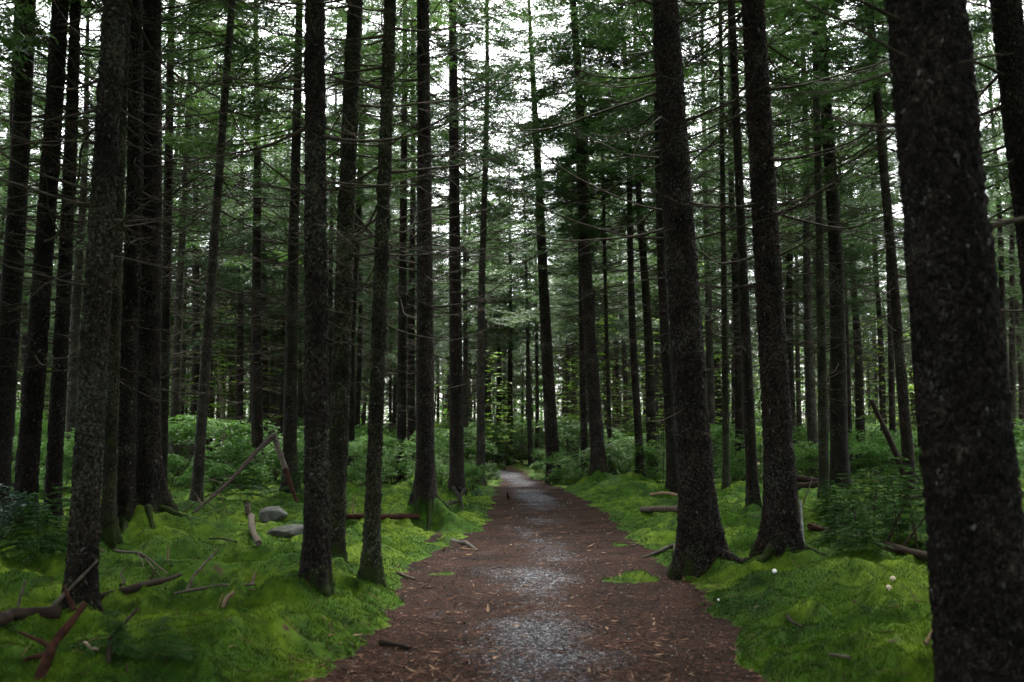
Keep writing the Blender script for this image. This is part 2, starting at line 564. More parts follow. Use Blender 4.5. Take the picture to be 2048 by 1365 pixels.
def ground_z(x, y):
    x, y = np.asarray(x, dtype=float), np.asarray(y, dtype=float)
    e = path_edge(x, y)
    z = path_z(x, y) + (-0.07 + 0.12 * sstep(-0.22, 0.28, e)) + 0.08 * sstep(0.2, 1.6, e)
    out = sstep(0.0, 0.7, e)
    hum = 1 - np.abs(vnoise(x * 0.85 + 3.1, y * 0.85, seed=31)) * 1.7
    hum2 = 1 - np.abs(vnoise(x * 2.1, y * 2.1 + 9.0, seed=33)) * 2.0
    z = z - 0.145 * out
    z = z + out * (0.17 * hum + 0.15 * hum2 + 0.16 * fbm(x * 0.22, y * 0.22, octs=2, seed=35))
    z = z + out * 0.075 * (1 - np.abs(vnoise(x * 3.6, y * 3.6, seed=36)) * 1.9)
    z = z + sstep(-0.05, 0.3, e) * (0.02 * fbm(x * 7, y * 7, octs=2, seed=37) + 0.009 * fbm(x * 19, y * 19, octs=2, seed=39))
    for mx, my, r, hgt, sd in MOUNDS:
        dx, dy = x - mx, y - my
        sel = (np.abs(dx) < r * 4) & (np.abs(dy) < r * 4)
        if not np.any(sel):
            continue
        dxs, dys = dx[sel], dy[sel]
        d = np.hypot(dxs, dys)
        a = np.arctan2(dys, dxs)
        lob = 1 + 0.35 * np.sin(3 * a + sd) + 0.22 * np.sin(5 * a + sd * 2.3)
        zz = z[sel] + hgt * np.exp(-(d / (r * lob)) ** 1.7) * sstep(-0.3, 0.25, e[sel] + 0.25 * (d < r))
        z[sel] = zz
    # the dark hollow under the mound of the broad left spruce
    hx, hy = HOLLOW
    z = z - 0.34 * np.exp(-(((x - hx) / 0.2) ** 2 + ((y - hy) / 0.18) ** 2))
    return z


HOLLOW = (-50.0, 12.7)


def gz(x, y):
    return float(ground_z(np.array([x]), np.array([y]))[0])


# ----------------------------------------------------------------------------- the trees the photo shows, one by one
# foot x, foot y, x where the trunk meets the photo's top edge, trunk width (px of the 2048 wide photo), distance (None: from foot y), bark, label
TREES = [
    (-10, 1050, 58, 44, None, 'edge_darkened', 'dark spruce cut off by the left border of the view'),
    (45, 1083, 112, 40, None, 'edge_darkened', 'thick footed dark spruce beside the blue green shrub'),
    (103, 1058, 161, 30, None, 'edge_darkened', 'slim dark spruce between the thick footed spruce and the one by the dark log'),
    (158, 1248, 222, 53, None, 'lichen', 'lichen speckled spruce beside the dark thick log'),
    (215, 1092, 256, 25, None, 'mossy', 'thin mossy spruce half hidden right behind the spruce at the dark log'),
    (246, 1080, 270, 36, None, 'dark', 'dark spruce close against the left of the spruce on the hollow mound'),
    (294, 1075, 302, 46, None, 'dark', 'broad dark spruce on the hollow moss mound'),
    (320, 1002, 341, 23, None, 'dark', 'dark spruce peeping out right behind the spruce on the hollow mound'),
    (347, 950, 388, 19, 31.0, 'grey', 'slim greyish spruce left of the leaning spruce'),
    (392, 1025, 466, 21, None, 'grey', 'clearly leaning spruce left of the snapped peaked pole'),
    (480, 890, 488, 15, 40.0, 'dark', 'far thin spruce just right of the pale dead snag'),
    (515, 930, 512, 24, 29.0, 'dark', 'straight dark spruce rising behind the peak of the snapped pole'),
    (543, 862, 552, 10, 55.0, 'dark', 'very thin far spruce right of the one behind the snapped pole'),
    (578, 1007, 597, 27, None, 'dark', 'dark spruce behind the reddish leg of the snapped pole'),
    (632, 1215, 636, 46, None, 'lichen', 'heavily lichened spruce with pale foot standing beside the flat stone'),
    (667, 1140, 711, 37, None, 'mossy', 'mossy green spruce close behind the pale footed lichened spruce'),
    (699, 925, 726, 20, 31.0, 'dark', 'dark spruce rising behind the left end of the red brown log'),
    (712, 900, 735, 11, 44.0, 'dark', 'thin far spruce touching the spruce behind the red brown log'),
    (741, 1166, 782, 29, None, 'mossy', 'slender speckled spruce on green moss in front of the red brown log'),
    (803, 974, 809, 20, 29.5, 'dark', 'straight dark spruce left of the spruce with the mossy skirt'),
    (823, 884, 826, 17, 38.0, 'dark', 'spruce half hidden behind the spruce with the mossy skirt'),
    (851, 1042, 845, 36, None, 'scaly', 'spruce with a broad green mossy skirt beside the left path edge'),
    (914, 990, 905, 28, None, 'dark', 'spruce with bare hollow roots at the left path edge'),
    (931, 900, 930, 12, 43.0, 'grey', 'thin spruce close behind the hollow rooted spruce'),
    (961, 972, 972, 17, 29.0, 'grey', 'slender spruce at the path bend, right of the hollow rooted one'),
    (971, 844, 974, 8, 62.0, 'grey', 'threadlike far spruce touching the slender spruce at the path bend'),
    (997, 856, 1000, 11, 58.0, 'dark', 'far thin spruce left of centre above the end of the path'),
    (1021, 860, 1018, 12, 54.0, 'dark', 'far thin dark spruce straight above the end of the path'),
    (1074, 858, 1071, 8, 62.0, 'grey', 'threadlike far spruce left of the bulging leaning spruce'),
    (1105, 905, 1058, 27, 34.0, 'scaly', 'leaning spruce with swollen foot behind the bush at the path bend'),
    (1137, 842, 1132, 9, 60.0, 'grey', 'far grey spruce right of the swollen footed leaning spruce'),
    (1148, 845, 1141, 9, 63.0, 'grey', 'farthest grey spruce beside its twin behind the path bend bush'),
    (1170, 966, 1152, 14, 31.0, 'dark', 'slim dark spruce close left of the mossy footed twin stemmed spruce'),
    (1198, 972, 1142, 27, None, 'scaly', 'leaning spruce with mossy foot at the right path edge'),
    (1222, 968, 1196, 9, 31.5, 'mossy', 'thin mossy stem leaning along the mossy footed spruce'),
    (1281, 972, 1240, 16, None, 'dark', 'slender dark spruce on its own small moss mound'),
    (1304, 916, 1264, 21, 31.0, 'dark', 'dark spruce behind the hanging bright leaves'),
    (1320, 850, 1300, 11, 52.0, 'dark', 'far spruce right behind the one with hanging bright leaves'),
    (1347, 990, 1302, 22, None, 'dark', 'dark spruce hidden by the thickest trunk beside the path'),
    (1402, 1128, 1333, 67, None, 'scaly', 'thickest scaly spruce with spreading roots beside the path'),
    (1432, 890, 1420, 10, 55.0, 'grey', 'far thin spruce right behind the thickest scaly trunk'),
    (1453, 990, 1438, 14, None, 'mossy', 'thin olive green spruce between the two big roadside trunks'),
    (1481, 940, 1455, 19, 32.0, 'dark', 'dark spruce between the thin olive stem and the slim dark stem'),
    (1507, 1037, 1459, 22, None, 'dark', 'slim dark spruce close left of the resin streaked spruce'),
    (1570, 1136, 1508, 56, None, 'scaly', 'big dark spruce with a pale resin streak down its side'),
    (1600, 885, 1585, 11, 48.0, 'grey', 'far thin spruce right behind the resin streaked spruce'),
    (1628, 945, 1600, 20, 31.0, 'grey', 'grey spruce behind the three stacked fallen poles'),
    (1649, 1007, 1628, 19, None, 'mossy', 'slim spruce in front of the three stacked fallen poles'),
    (1681, 995, 1652, 34, None, 'dark', 'broad dark spruce at the right end of the stacked poles'),
    (1700, 935, 1672, 12, 38.0, 'dark', 'thin spruce tucked behind the broad spruce by the stacked poles'),
    (1722, 945, 1690, 19, None, 'dark', 'dark spruce on the green moss hump behind the seedlings'),
    (1767, 880, 1738, 13, 42.0, 'dark', 'thin spruce above the dark bent dead branch'),
    (1787, 957, 1768, 13, None, 'dark', 'thin spruce crossed by the dark bent dead branch'),
    (1823, 1002, 1735, 22, None, 'scaly', 'leaning spruce just left of the huge foreground trunk'),
    (1852, 960, 1790, 20, 31.0, 'dark', 'spruce partly hidden by the left side of the huge foreground trunk'),
    (1990, 1496, 1863, 168, None, 'edge_darkened', 'huge dark foreground spruce on the mossy right side'),
    (2022, 905, 1975, 16, 36.0, 'dark', 'thin spruce right behind the huge foreground trunk'),
    (2044, 862, 2010, 13, 46.0, 'dark', 'far spruce close to the right border behind the huge trunk'),
    (2150, 1200, 2015, 66, 8.6, 'edge_darkened', 'dark spruce cut off by the right border of the view'),
    (1952, 930, 1890, 17, 25.0, 'dark', 'spruce mostly hidden by the right side of the huge foreground trunk'),
    (2085, 930, 2020, 20, 23.0, 'dark', 'spruce at the right border whose green crown fills the upper corner'),
    (15, 985, 40, 20, 27.0, 'dark', 'slim spruce at far left behind the spruce cut off by the border'),
    (140, 950, 180, 22, 30.0, 'grey', 'grey spruce seen between the slim spruce and the log side spruce'),
    (360, 890, 392, 12, 46.0, 'grey', 'far thin spruce left of the leaning spruce'),
    (655, 890, 672, 14, 40.0, 'dark', 'thin far spruce in the gap between the two lichened spruces'),
]

trees = []
for (xb, yb, xt, w, d, bk, lab) in TREES:
    if d is None:
        g = on_plane(xb, yb, 0.13 if yb < 1300 else 0.12)
        d = g[1]
    pyb = CY + F_PX * math.tan(math.atan((CAM_H - 0.12) / d) + PITCH)      # photo row of the foot on level ground
    pxb = xb + (xb - xt) * (pyb - yb) / max(yb, 1)
    foot = at_depth(pxb, pyb, d)
    top = at_depth(xt, 0, d)
    lean = math.atan2(top[0] - foot[0], top[2] - foot[2])
    r0 = 0.5 * w * d / F_PX
    trees.append(dict(x=foot[0], y=d, lean=lean, r=r0, bark=bk, label=lab, hand=True, w=w))

for i, t in enumerate(trees):
    if t['y'] < 26:
        MOUNDS.append((t['x'], t['y'], max(0.34, t['r'] * 2.3), 0.04 + 0.3 * t['r'], i * 1.7))
for i, (r_, h_) in {21: (.45, .3), 33: (.55, .3), 35: (.45, .3), 44: (.5, .1), 6: (.5, .2), 14: (.4, .1), 50: (.8, .3)}.items():
    MOUNDS.append((trees[i]['x'] + (.08 if i in (21, 33) else 0), trees[i]['y'] - .1, r_, h_, i))
t6 = trees[6]
HOLLOW = (t6['x'] + 0.22, t6['y'] - 0.75)

# more trees farther in: the forest goes on; beyond the borders: added for shade
placed = [(t['x'], t['y']) for t in trees]
rr = random.Random(5)


def far_ok(x, y, gap):
    if float(path_sd(np.array([x]), np.array([y]))[0]) < 1.2:
        return False
    return all((x - a) ** 2 + (y - b) ** 2 > gap * gap for a, b in placed)


extra = []
tries = 0
while len(extra) < 232 and tries < 20000:
    tries += 1
    y = math.sqrt(rr.uniform(36 ** 2, 90 ** 2))
    x = rr.uniform(-0.56, 0.56) * y
    if abs(x - 0.5) < 6 and y < 62 and rr.random() < 0.55:
        continue
    if far_ok(x, y, 1.9):
        placed.append((x, y))
        extra.append((x, y))
outside = []
tries = 0
while len(outside) < 62 and tries < 20000:      # unseen, added beside and behind the camera to keep the near forest in shade
    tries += 1
    a, rd = rr.uniform(0, 2 * math.pi), math.sqrt(rr.uniform(2.5 ** 2, 26 ** 2))
    x, y = rd * math.sin(a), rd * math.cos(a)
    if y > 0 and abs(x) < 0.56 * y + 1.2 or abs(x) < 1.7 and y > -3 or y < -17:
        continue
    if far_ok(x, y, 2.3):
        placed.append((x, y))
        outside.append((x, y))

# ----------------------------------------------------------------------------- ground and path meshes
rad = [0.0, 0.8, 1.6, 2.4, 3.2, 3.7]
while rad[-1] < 34:
    rad.append(rad[-1] * 1.0062)
while rad[-1] < 165:
    rad.append(rad[-1] * 1.035)
rad = np.array(rad[1:])
front = np.linspace(-36, 36, 330)
rest = np.linspace(36, 324, 74)[1:-1]
ang = np.radians(np.concatenate([front, rest]))
RR, AA = np.meshgrid(rad, ang, indexing='ij')
GX, GY = RR * np.sin(AA), RR * np.cos(AA)
GZ = ground_z(GX.ravel(), GY.ravel()).reshape(GX.shape)
E = path_edge(GX.ravel(), GY.ravel()).reshape(GX.shape)
NR, NA = GX.shape
ii, kk = np.meshgrid(np.arange(NR - 1), np.arange(NA), indexing='ij')
k2 = (kk + 1) % NA
quads = np.stack([ii * NA + kk, (ii + 1) * NA + kk, (ii + 1) * NA + k2, ii * NA + k2], axis=-1).reshape(-1, 4)
litter = 0.05 + 0.5 * sstep(0.05, -0.2, E) + 0.36 * sstep(24, 48, RR) + 0.42 * sstep(0.2, 0.5, fbm(GX.ravel() * 3.1, GY.ravel() * 3.1, octs=4, seed=91)).reshape(GX.shape)
b = MB()
b.add(np.stack([GX, GY, GZ], -1), quads, 0, litter.ravel())
c0 = len(GX.ravel())
b.add(np.concatenate([[[0, 0, gz(0, 0)]], np.stack([GX[0], GY[0], GZ[0]], -1)]), np.stack([np.zeros(NA, int), np.arange(NA) + 1, (np.arange(NA) + 1) % NA + 1], -1))
tag(b.build('ground', M_GROUND), kind='structure')


def gravel_mask(x, y):
    g = 0
    for cx, cy, sx, sy, a in ((0.2, 5.2, 0.55, 0.7, 1.0), (0.12, 7.4, 0.52, 0.95, 1.0), (0.25, 10.2, 0.55, 1.0, 1.0), (0.5, 13.8, 0.5, 0.8, .35), (0.4, 17.5, 0.6, 1.5, .45),
                              (0.5, 26, 0.65, 4.0, .95), (0.3, 35, 0.7, 4, .8), (-0.15, 44, 1.0, 7, 1.1), (-5, 50, 6, 2.5, 1.0)):
        g = np.maximum(g, a * np.exp(-(((x - cx) / sx) ** 2 + ((y - cy) / sy) ** 2)))
    worn = np.exp(-((x - np.interp(y, PY, (np.array(PL) + np.array(PR)) / 2) + 0.05) / 0.55) ** 2)
    return np.clip(0.48 * g + 0.35 * worn + 0.6 * fbm(x * 1.5, y * 1.1 + 4, octs=5, seed=61, gain=0.65), 0, 1)


near = (path_sd(GX, GY) < 0.75) & (GY > -3) & (RR < 60)
PZ = path_z(GX.ravel(), GY.ravel()).reshape(GX.shape) + 0.006 * fbm(GX.ravel() * 14, GY.ravel() * 14, octs=2, seed=23).reshape(GX.shape)
keep = near.ravel()[quads].all(axis=1)
used = np.unique(quads[keep])
remap = np.zeros(NR * NA, int)
remap[used] = np.arange(len(used))
b = MB()
b.add(np.stack([GX, GY, PZ], -1).reshape(-1, 3)[used], remap[quads[keep]], 0, gravel_mask(GX.ravel()[used], GY.ravel()[used]))
tag(b.build('path', M_PATH), kind='structure')

# ----------------------------------------------------------------------------- branches, crowns, trunks
def branch_lines(L, n=11, droop=0.3, rise=0.4, wob=0.06, rng=RNG):
    s = np.linspace(0, 1, n)
    x = L * s
    z = L * (-droop * s + rise * s ** 2.4)
    ph = rng.uniform(0, 6.28, 3)
    y = L * (wob * np.sin(s * 3 + ph[0]) - wob * math.sin(ph[0]) + 0.4 * wob * np.sin(s * 9 + ph[1]) * s)
    z = z + L * 0.015 * np.sin(s * 13 + ph[2]) * s
    return np.stack([x, y, z], -1)


def dead_branch(mb, L, r, droop, rise, twigs, rng, org=None, az=0.0, sides=5):
    P = branch_lines(L, 11, droop, rise, rng.uniform(0.02, 0.1), rng)
    s = np.linspace(0, 1, 11)
    R = r * (1 - 0.82 * s) + 0.0012
    R[0] *= 1.5
    parts = [tubes(P, R, sides)]
    if twigs:
        TP, TR = [], []
        for k in range(twigs):
            f = rng.uniform(0.22, 0.97)
            i = f * 10
            a = int(i)
            p0 = P[a] + (P[min(a + 1, 10)] - P[a]) * (i - a)
            tl = rng.uniform(0.25, 0.55) * L * (1.05 - f) + 0.06
            side = 1 if k % 2 else -1
            th = side * rng.uniform(0.6, 1.1)
            u = np.linspace(0, 1, 5)
            dz = -rng.uniform(0.0, 0.35)
            cx = np.cos(th - side * 0.35 * u)
            sy = np.sin(th - side * 0.35 * u)
            q = p0 + np.stack([tl * u * cx, tl * u * sy, tl * (dz * u + 0.3 * u * u * rng.uniform(-.5, 1))], -1)
            TP.append(q)
            TR.append((r * 0.32 + 0.001) * (1 - 0.75 * u))
        parts.append(tubes(np.array(TP), np.array(TR), 3))
    ca, sa = math.cos(az), math.sin(az)
    for V, q in parts:
        V = np.stack([V[:, 0] * ca - V[:, 1] * sa, V[:, 0] * sa + V[:, 1] * ca, V[:, 2]], -1)
        if org is not None:
            V = V + org
        mb.add(V, q)


BR_LONG, BR_STUB = [], []
g = np.random.default_rng(3)
for k in range(10):
    mb = MB()
    L = g.uniform(1.2, 2.5)
    dead_branch(mb, L, g.uniform(0.009, 0.014), g.uniform(-0.1, 0.42), g.uniform(0.12, 0.55), int(g.integers(5, 15)), g)
    BR_LONG.append(mb.mesh('branch', M_TWIG))
for k in range(5):
    mb = MB()
    dead_branch(mb, g.uniform(0.15, 0.6), g.uniform(0.008, 0.014), g.uniform(-0.2, 0.5), g.uniform(0, 0.6), int(g.integers(0, 3)), g)
    BR_STUB.append(mb.mesh('branch', M_TWIG))

# lower dead branches of the farther trees: one mesh per variant, z 0..1 stands for 1.3 m .. crown base
DEADSETS = []
for k in range(5):
    mb = MB()
    z = 0.6
    while z < 8.6:
        for q in range(int(g.integers(2, 5))):
            L = g.uniform(0.5, 1.2) + 0.14 * z
            if g.random() < 0.25:
                L *= 0.35
            dead_branch(mb, L, 0.010, g.uniform(0.05, 0.4), g.uniform(0.1, 0.45), int(3 + L * 4), g, np.array([0, 0, z + g.uniform(-.12, .12)]), g.uniform(0, 6.28), 3)
        z += g.uniform(0.2, 0.36)
    DEADSETS.append(mb.mesh('dead_branches', M_TWIG))


def crown_mesh(seed, Hc=13.0, Rmax=2.0, dens=1.0):
    g = np.random.default_rng(seed)
    mb = MB()
    Q = []           # sprig quads (n,4,3)
    TT = []
    BP, BR = [], []
    z = 0.0
    while z < Hc - 0.25:
        t = z / Hc
        low = min(1.0, 0.45 + t * 4)
        for q in range(int(g.integers(3, 6))):
            if t < 0.12 and g.random() < 0.3:
                continue
            L = Rmax * ((1 - t) ** 0.8) * g.uniform(0.62, 1.2) + 0.1
            az = g.uniform(0, 2 * math.pi)
            dr = 0.42 - 0.75 * t + g.uniform(-.1, .1)
            ri = 0.42 - 0.35 * t + g.uniform(-.08, .08)
            P = branch_lines(L, 9, dr, ri, g.uniform(0.02, 0.07), g)
            tint0 = g.uniform(0.0, 0.6)
            ca, sa = math.cos(az), math.sin(az)
            Rm = np.array([[ca, -sa, 0], [sa, ca, 0], [0, 0, 1]])
            org = np.array([0, 0, z + g.uniform(-.12, .12)])
            BP.append(P @ Rm.T + org)
            s = np.linspace(0, 1, 9)
            BR.append((0.004 + 0.006 * L) * (1 - 0.85 * s))
            nt = max(3, int(L / 0.075 * dens))
            f = np.sort(g.uniform(0.12 if t > .3 else 0.3, 1.0, nt))
            idx = f * 8
            i0 = np.minimum(idx.astype(int), 7)
            p0 = P[i0] + (P[i0 + 1] - P[i0]) * (idx - i0)[:, None]
            side = np.where(np.arange(nt) % 2, 1, -1)
            th = side * g.uniform(0.5, 1.15, nt)
            tl = np.minimum(0.5 * L * (1.03 - f), 0.5) * g.uniform(0.6, 1.1, nt) + 0.09
            dz = g.uniform(-0.4, 0.15, nt)
            D = np.stack([np.cos(th), np.sin(th), dz], -1)
            D /= np.linalg.norm(D, axis=1, keepdims=True)
            # sprigs along each twig
            for k in range(nt):
                m = max(2, int(tl[k] / 0.034 * dens))
                u = np.linspace(0.08, 1.0, m) + g.uniform(-.02, .02, m)
                b0 = p0[k] + D[k] * (tl[k] * u)[:, None]
                sd = np.where(np.arange(m) % 2, 1, -1) * g.uniform(0.3, 1.0, m)
                c, s_ = np.cos(sd), np.sin(sd)
                dd = np.stack([D[k, 0] * c - D[k, 1] * s_, D[k, 0] * s_ + D[k, 1] * c, D[k, 2] + g.uniform(-.35, .25, m)], -1)
                ln = g.uniform(0.055, 0.12, m)[:, None]
                up = np.stack([g.normal(0, .5, m), g.normal(0, .5, m), np.ones(m)], -1)
                w = np.cross(dd, up)
                w /= np.linalg.norm(w, axis=1, keepdims=True)
                w *= g.uniform(0.0085, 0.016, m)[:, None]
                tip = b0 + dd * ln
                mid = b0 + dd * ln * 0.45
                quad = np.stack([b0, mid + w, tip, mid - w], 1) @ Rm.T + org
                Q.append(quad)
                TT.append(np.repeat(np.clip(tint0 + g.uniform(-.1, .4, m), 0, 1), 4))
        z += g.uniform(0.2, 0.34)
    V, q = tubes(np.array(BP), np.array(BR), 3)
    mb.add(V, q, 0)
    Q = np.concatenate(Q)
    mb.add(Q.reshape(-1, 3), np.arange(len(Q) * 4).reshape(-1, 4), 1, np.concatenate(TT))
    return mb.mesh('crown', [M_TWIG, M_NEEDLE], smooth=False), Q


CROWNS, CQ = [], []
for k in range(5):
    me, Q = crown_mesh(70 + k, dens=1.38, Rmax=(2.4, 2.7, 2.2, 2.9, 2.5)[k])
    CROWNS.append(me)
    CQ.append(Q)


def bend_at(z, H, bx, by):
    t = np.clip(z / H, 0, 1)
    return bx * np.sin(t * 9) * t * (1 - t), by * np.sin(t * 7 + 1) * t * (1 - t)


def trunk_profile(z, r0, H):
    return r0 * 1.06 * np.power(np.clip(1 - z / (H * 1.02), 0.004, 1), 0.85)


def trunk_mesh(r0, H, seed, nseg, zs, flare, rough, bx, by, near):
    a = np.arange(nseg) * 2 * np.pi / nseg
    Z, A = np.meshgrid(zs, a, indexing='ij')
    R = trunk_profile(Z, r0, H)
    rs = np.random.default_rng(seed)
    ph = rs.uniform(0, 6.28, 4)
    lob = (0.55 + 0.3 * np.sin(3 * A + ph[0]) + 0.3 * np.sin(5 * A + ph[1]) + 0.2 * np.sin(2 * A + ph[2])) ** 2 + 0.25
    R = R + r0 * flare * np.clip(lob, 0.1, 2) * np.exp(-np.clip(Z, 0, 99) / (0.16 + r0 * 0.9)) * (1 + np.clip(-Z, 0, .4))
    R = R * (1 + 0.035 * fbm(np.cos(A) * 1.4 + seed, np.sin(A) * 1.4, Z * 0.9, octs=3, seed=seed))
    R = R * (1 + 0.03 * vnoise(np.cos(A) * .3, np.sin(A) * .3 + seed, Z * 1.7, seed=seed + 3))
    if near:
        X, Y = R * np.cos(A), R * np.sin(A)
        k = 36.0
        f1, f2, cid = worley(X * k, Y * k, Z * k * 0.62, seed)
        R = R + rough * ((np.clip(f2 - f1, 0, 0.35) / 0.35 - 0.5) * 0.9 + (cid - 0.5) * 1.2)
        R = R + rough * 0.6 * fbm(X * 9, Y * 9, Z * 7, octs=3, seed=seed + 8)
    ox, oy = bend_at(Z, H, bx, by)
    V = np.stack([R * np.cos(A) + ox, R * np.sin(A) + oy, Z], -1)
    n = len(zs)
    i, k = np.meshgrid(np.arange(n - 1), np.arange(nseg), indexing='ij')
    kn = (k + 1) % nseg
    q = np.stack([i * nseg + k, i * nseg + kn, (i + 1) * nseg + kn, (i + 1) * nseg + k], -1).reshape(-1, 4)
    mb = MB()
    mb.add(V, q)
    return mb


TRUNKSETS = {}


def spruce(x, y, r, lean, bk, label, group, seed, near=False, singly=False, shared=False, cb=None, ly=None, cat='tree', dead=False, H=None):
    g = np.random.default_rng(seed)
    z = gz(x, y)
    H = H or g.uniform(18.5, 23.5)
    cb = cb or g.uniform(6.6, 9.6)
    root = thing('spruce_tree', (x, y, z - 0.03), label, cat, group, (ly if ly is not None else g.normal(0, .008), lean, 0))
    d = math.hypot(x, y)
    bx, by = (g.normal(0, 0.2, 2) if not shared else (0, 0))
    if not shared:
        if near:
            step = min(0.03, max(0.011, d / 700.0))
            vis = CAM_H + d * 0.50
            zs = list(np.arange(-0.3, min(vis, cb + 2), step)) + list(np.linspace(min(vis, cb + 2) + .2, H, 10))
            nseg = int(min(110, max(28, 2 * math.pi * r / step)))
        else:
            zs = list(np.linspace(-0.3, 1.0, 12)) + list(np.linspace(1.15, H, 36))
            nseg = 14
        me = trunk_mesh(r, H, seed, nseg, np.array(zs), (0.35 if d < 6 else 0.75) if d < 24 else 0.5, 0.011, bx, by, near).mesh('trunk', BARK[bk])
        tr = link('trunk', me, root)
    else:
        key = (bk, seed % 4)
        if key not in TRUNKSETS:
            zs = np.concatenate([np.linspace(-0.3, 1.0, 6), np.linspace(1.4, 21.0, 22)])
            TRUNKSETS[key] = trunk_mesh(0.15, 21.0, seed % 4 + 40, 9, zs, 0.3, 0, g.normal(0, .2), g.normal(0, .2), False).mesh('trunk', BARK[bk])
        tr = link('trunk', TRUNKSETS[key], root)
        tr.scale = (r / 0.15, r / 0.15, H / 21.0)
        tr.rotation_euler = (0, 0, g.uniform(0, 6.28))
    if dead:
        return root
    cr = link('crown', CROWNS[int(g.integers(0, 5))], root)
    sc = g.uniform(0.85, 1.15) * (0.8 + 1.2 * min(r, 0.25))
    ox, oy = bend_at(np.array(cb), H, bx, by)
    cr.location = (float(ox), float(oy), cb)
    cr.scale = (sc, sc, (H - cb) / 12.6)
    cr.rotation_euler = (0, 0, g.uniform(0, 6.28))
    if singly:
        zz = g.uniform(1.5, 2.4)
        vis = CAM_H + d * 0.52 + 0.6
        while zz < min(cb + 0.6, vis):
            for q in range(int(g.integers(2, 5))):
                zq = zz + g.uniform(-.14, .14)
                az = g.uniform(0, 6.28)
                stub = g.random() < (0.55 if zz < 3 else 0.22)
                me = (BR_STUB if stub else BR_LONG)[int(g.integers(0, 5 if stub else 10))]
                br = link('branch', me, root)
                rad_ = float(trunk_profile(np.array(zq), r, H)) * 0.9
                ox, oy = bend_at(np.array(zq), H, bx, by)
                br.location = (rad_ * math.cos(az) + float(ox), rad_ * math.sin(az) + float(oy), zq)
                br.rotation_euler = (g.normal(0, .15), g.normal(0.0, .16), az)
                k = g.uniform(0.7, 1.15) * (0.75 if zz < 3 else 1.0)
                br.scale = (k, k, k * g.choice([1, 1, 1, -0.6]))
            zz += g.uniform(0.2, 0.38)
    else:
        db = link('dead_branches', DEADSETS[int(g.integers(0, 5))], root)
        db.location = (0, 0, 0.4)
        db.scale = (1, 1, (cb + 0.3) / 8.6)
        db.rotation_euler = (0, 0, g.uniform(0, 6.28))
    return root


roots_of = {}
for i, t in enumerate(trees):
    thin = t['r'] < 0.1
    o = spruce(t['x'], t['y'], t['r'], t['lean'], t['bark'], t['label'], 'spruces the path runs between', 100 + i, near=t['y'] < 15,
               singly=t['y'] < 25, cb=None if t['y'] > 27 else 7.4 + (i * 37 % 10) * 0.22)
    roots_of[t['label']] = o

# far trees and bushes are named by the nearest marked tree that stands before them, counting to its right
ORD = ('first second third fourth fifth sixth seventh eighth ninth tenth eleventh twelfth thirteenth fourteenth fifteenth sixteenth seventeenth eighteenth '
       'nineteenth twentieth').split() + ['twenty-' + q for q in 'first second third fourth fifth sixth seventh eighth ninth'.split()] + ['thirtieth'] \
    + ['thirty-' + q for q in 'first second third fourth fifth sixth seventh eighth ninth'.split()] + ['farther']
ANCHORS = sorted((CX + F_PX * t['x'] / t['y'], t['label']) for t in trees if len(t['label'].split()) <= 10)


def far_labels(spots, what):
    res, count = [None] * len(spots), {}
    for k in sorted(range(len(spots)), key=lambda q: spots[q][0] / spots[q][1]):
        px = CX + F_PX * spots[k][0] / spots[k][1]
        left = [a for a in ANCHORS if a[0] <= px]
        key = left[-1][1] if left else None
        c = count[key] = count.get(key, 0) + 1
        if key is None:
            res[k] = f"{ORD[min(c, 40) - 1]} {what} in from the left border of the view"
        else:
            res[k] = f"{ORD[min(c, 40) - 1]} {what} right of the {key}"
    return res


EXTRA_LABELS = far_labels(extra, 'far spruce')
for i, (x, y) in enumerate(extra):
    rr2 = random.Random(900 + i)
    spruce(x, y, rr2.uniform(0.09, 0.19), rr2.gauss(0, .02), rr2.choice(['dark', 'grey', 'grey', 'scaly']),
           EXTRA_LABELS[i], 'distant spruces behind the laurel bushes', 400 + i, shared=True, cb=rr2.uniform(4.8, 8.0))
for i, (x, y) in enumerate(outside):
    rr2 = random.Random(1900 + i)
    spruce(x, y, rr2.uniform(0.12, 0.2), rr2.gauss(0, .02), rr2.choice(['dark', 'mossy', 'scaly']),
           f"spruce {'behind' if y < 0 else 'beside'} the viewer on the {'left' if x < 0 else 'right'}, unseen, added for shade", 'unseen spruces added to shade the near forest', 700 + i, shared=True, cb=rr2.uniform(4.0, 7.0))

def leaf_quads(P, D, up, ln, wd, fold=0.25):
    """a leaf: two triangles either side of its midrib, slightly folded; returns V (n,4,3)"""
    D = D / (np.linalg.norm(D, axis=1, keepdims=True) + 1e-9)
    W = np.cross(D, up)
    W /= np.linalg.norm(W, axis=1, keepdims=True) + 1e-9
    N = np.cross(W, D)
    mid = P + D * ln[:, None] * 0.5
    l_ = mid + W * wd[:, None] + N * (wd * fold)[:, None]
    r_ = mid - W * wd[:, None] + N * (wd * fold)[:, None]
    tip = P + D * ln[:, None]
    return np.stack([P, r_, tip, l_], 1)


LT = np.array([[0, 1, 2], [0, 2, 3]])


def leaf_faces(n):
    return (np.arange(n)[:, None, None] * 4 + LT[None]).reshape(-1, 3)


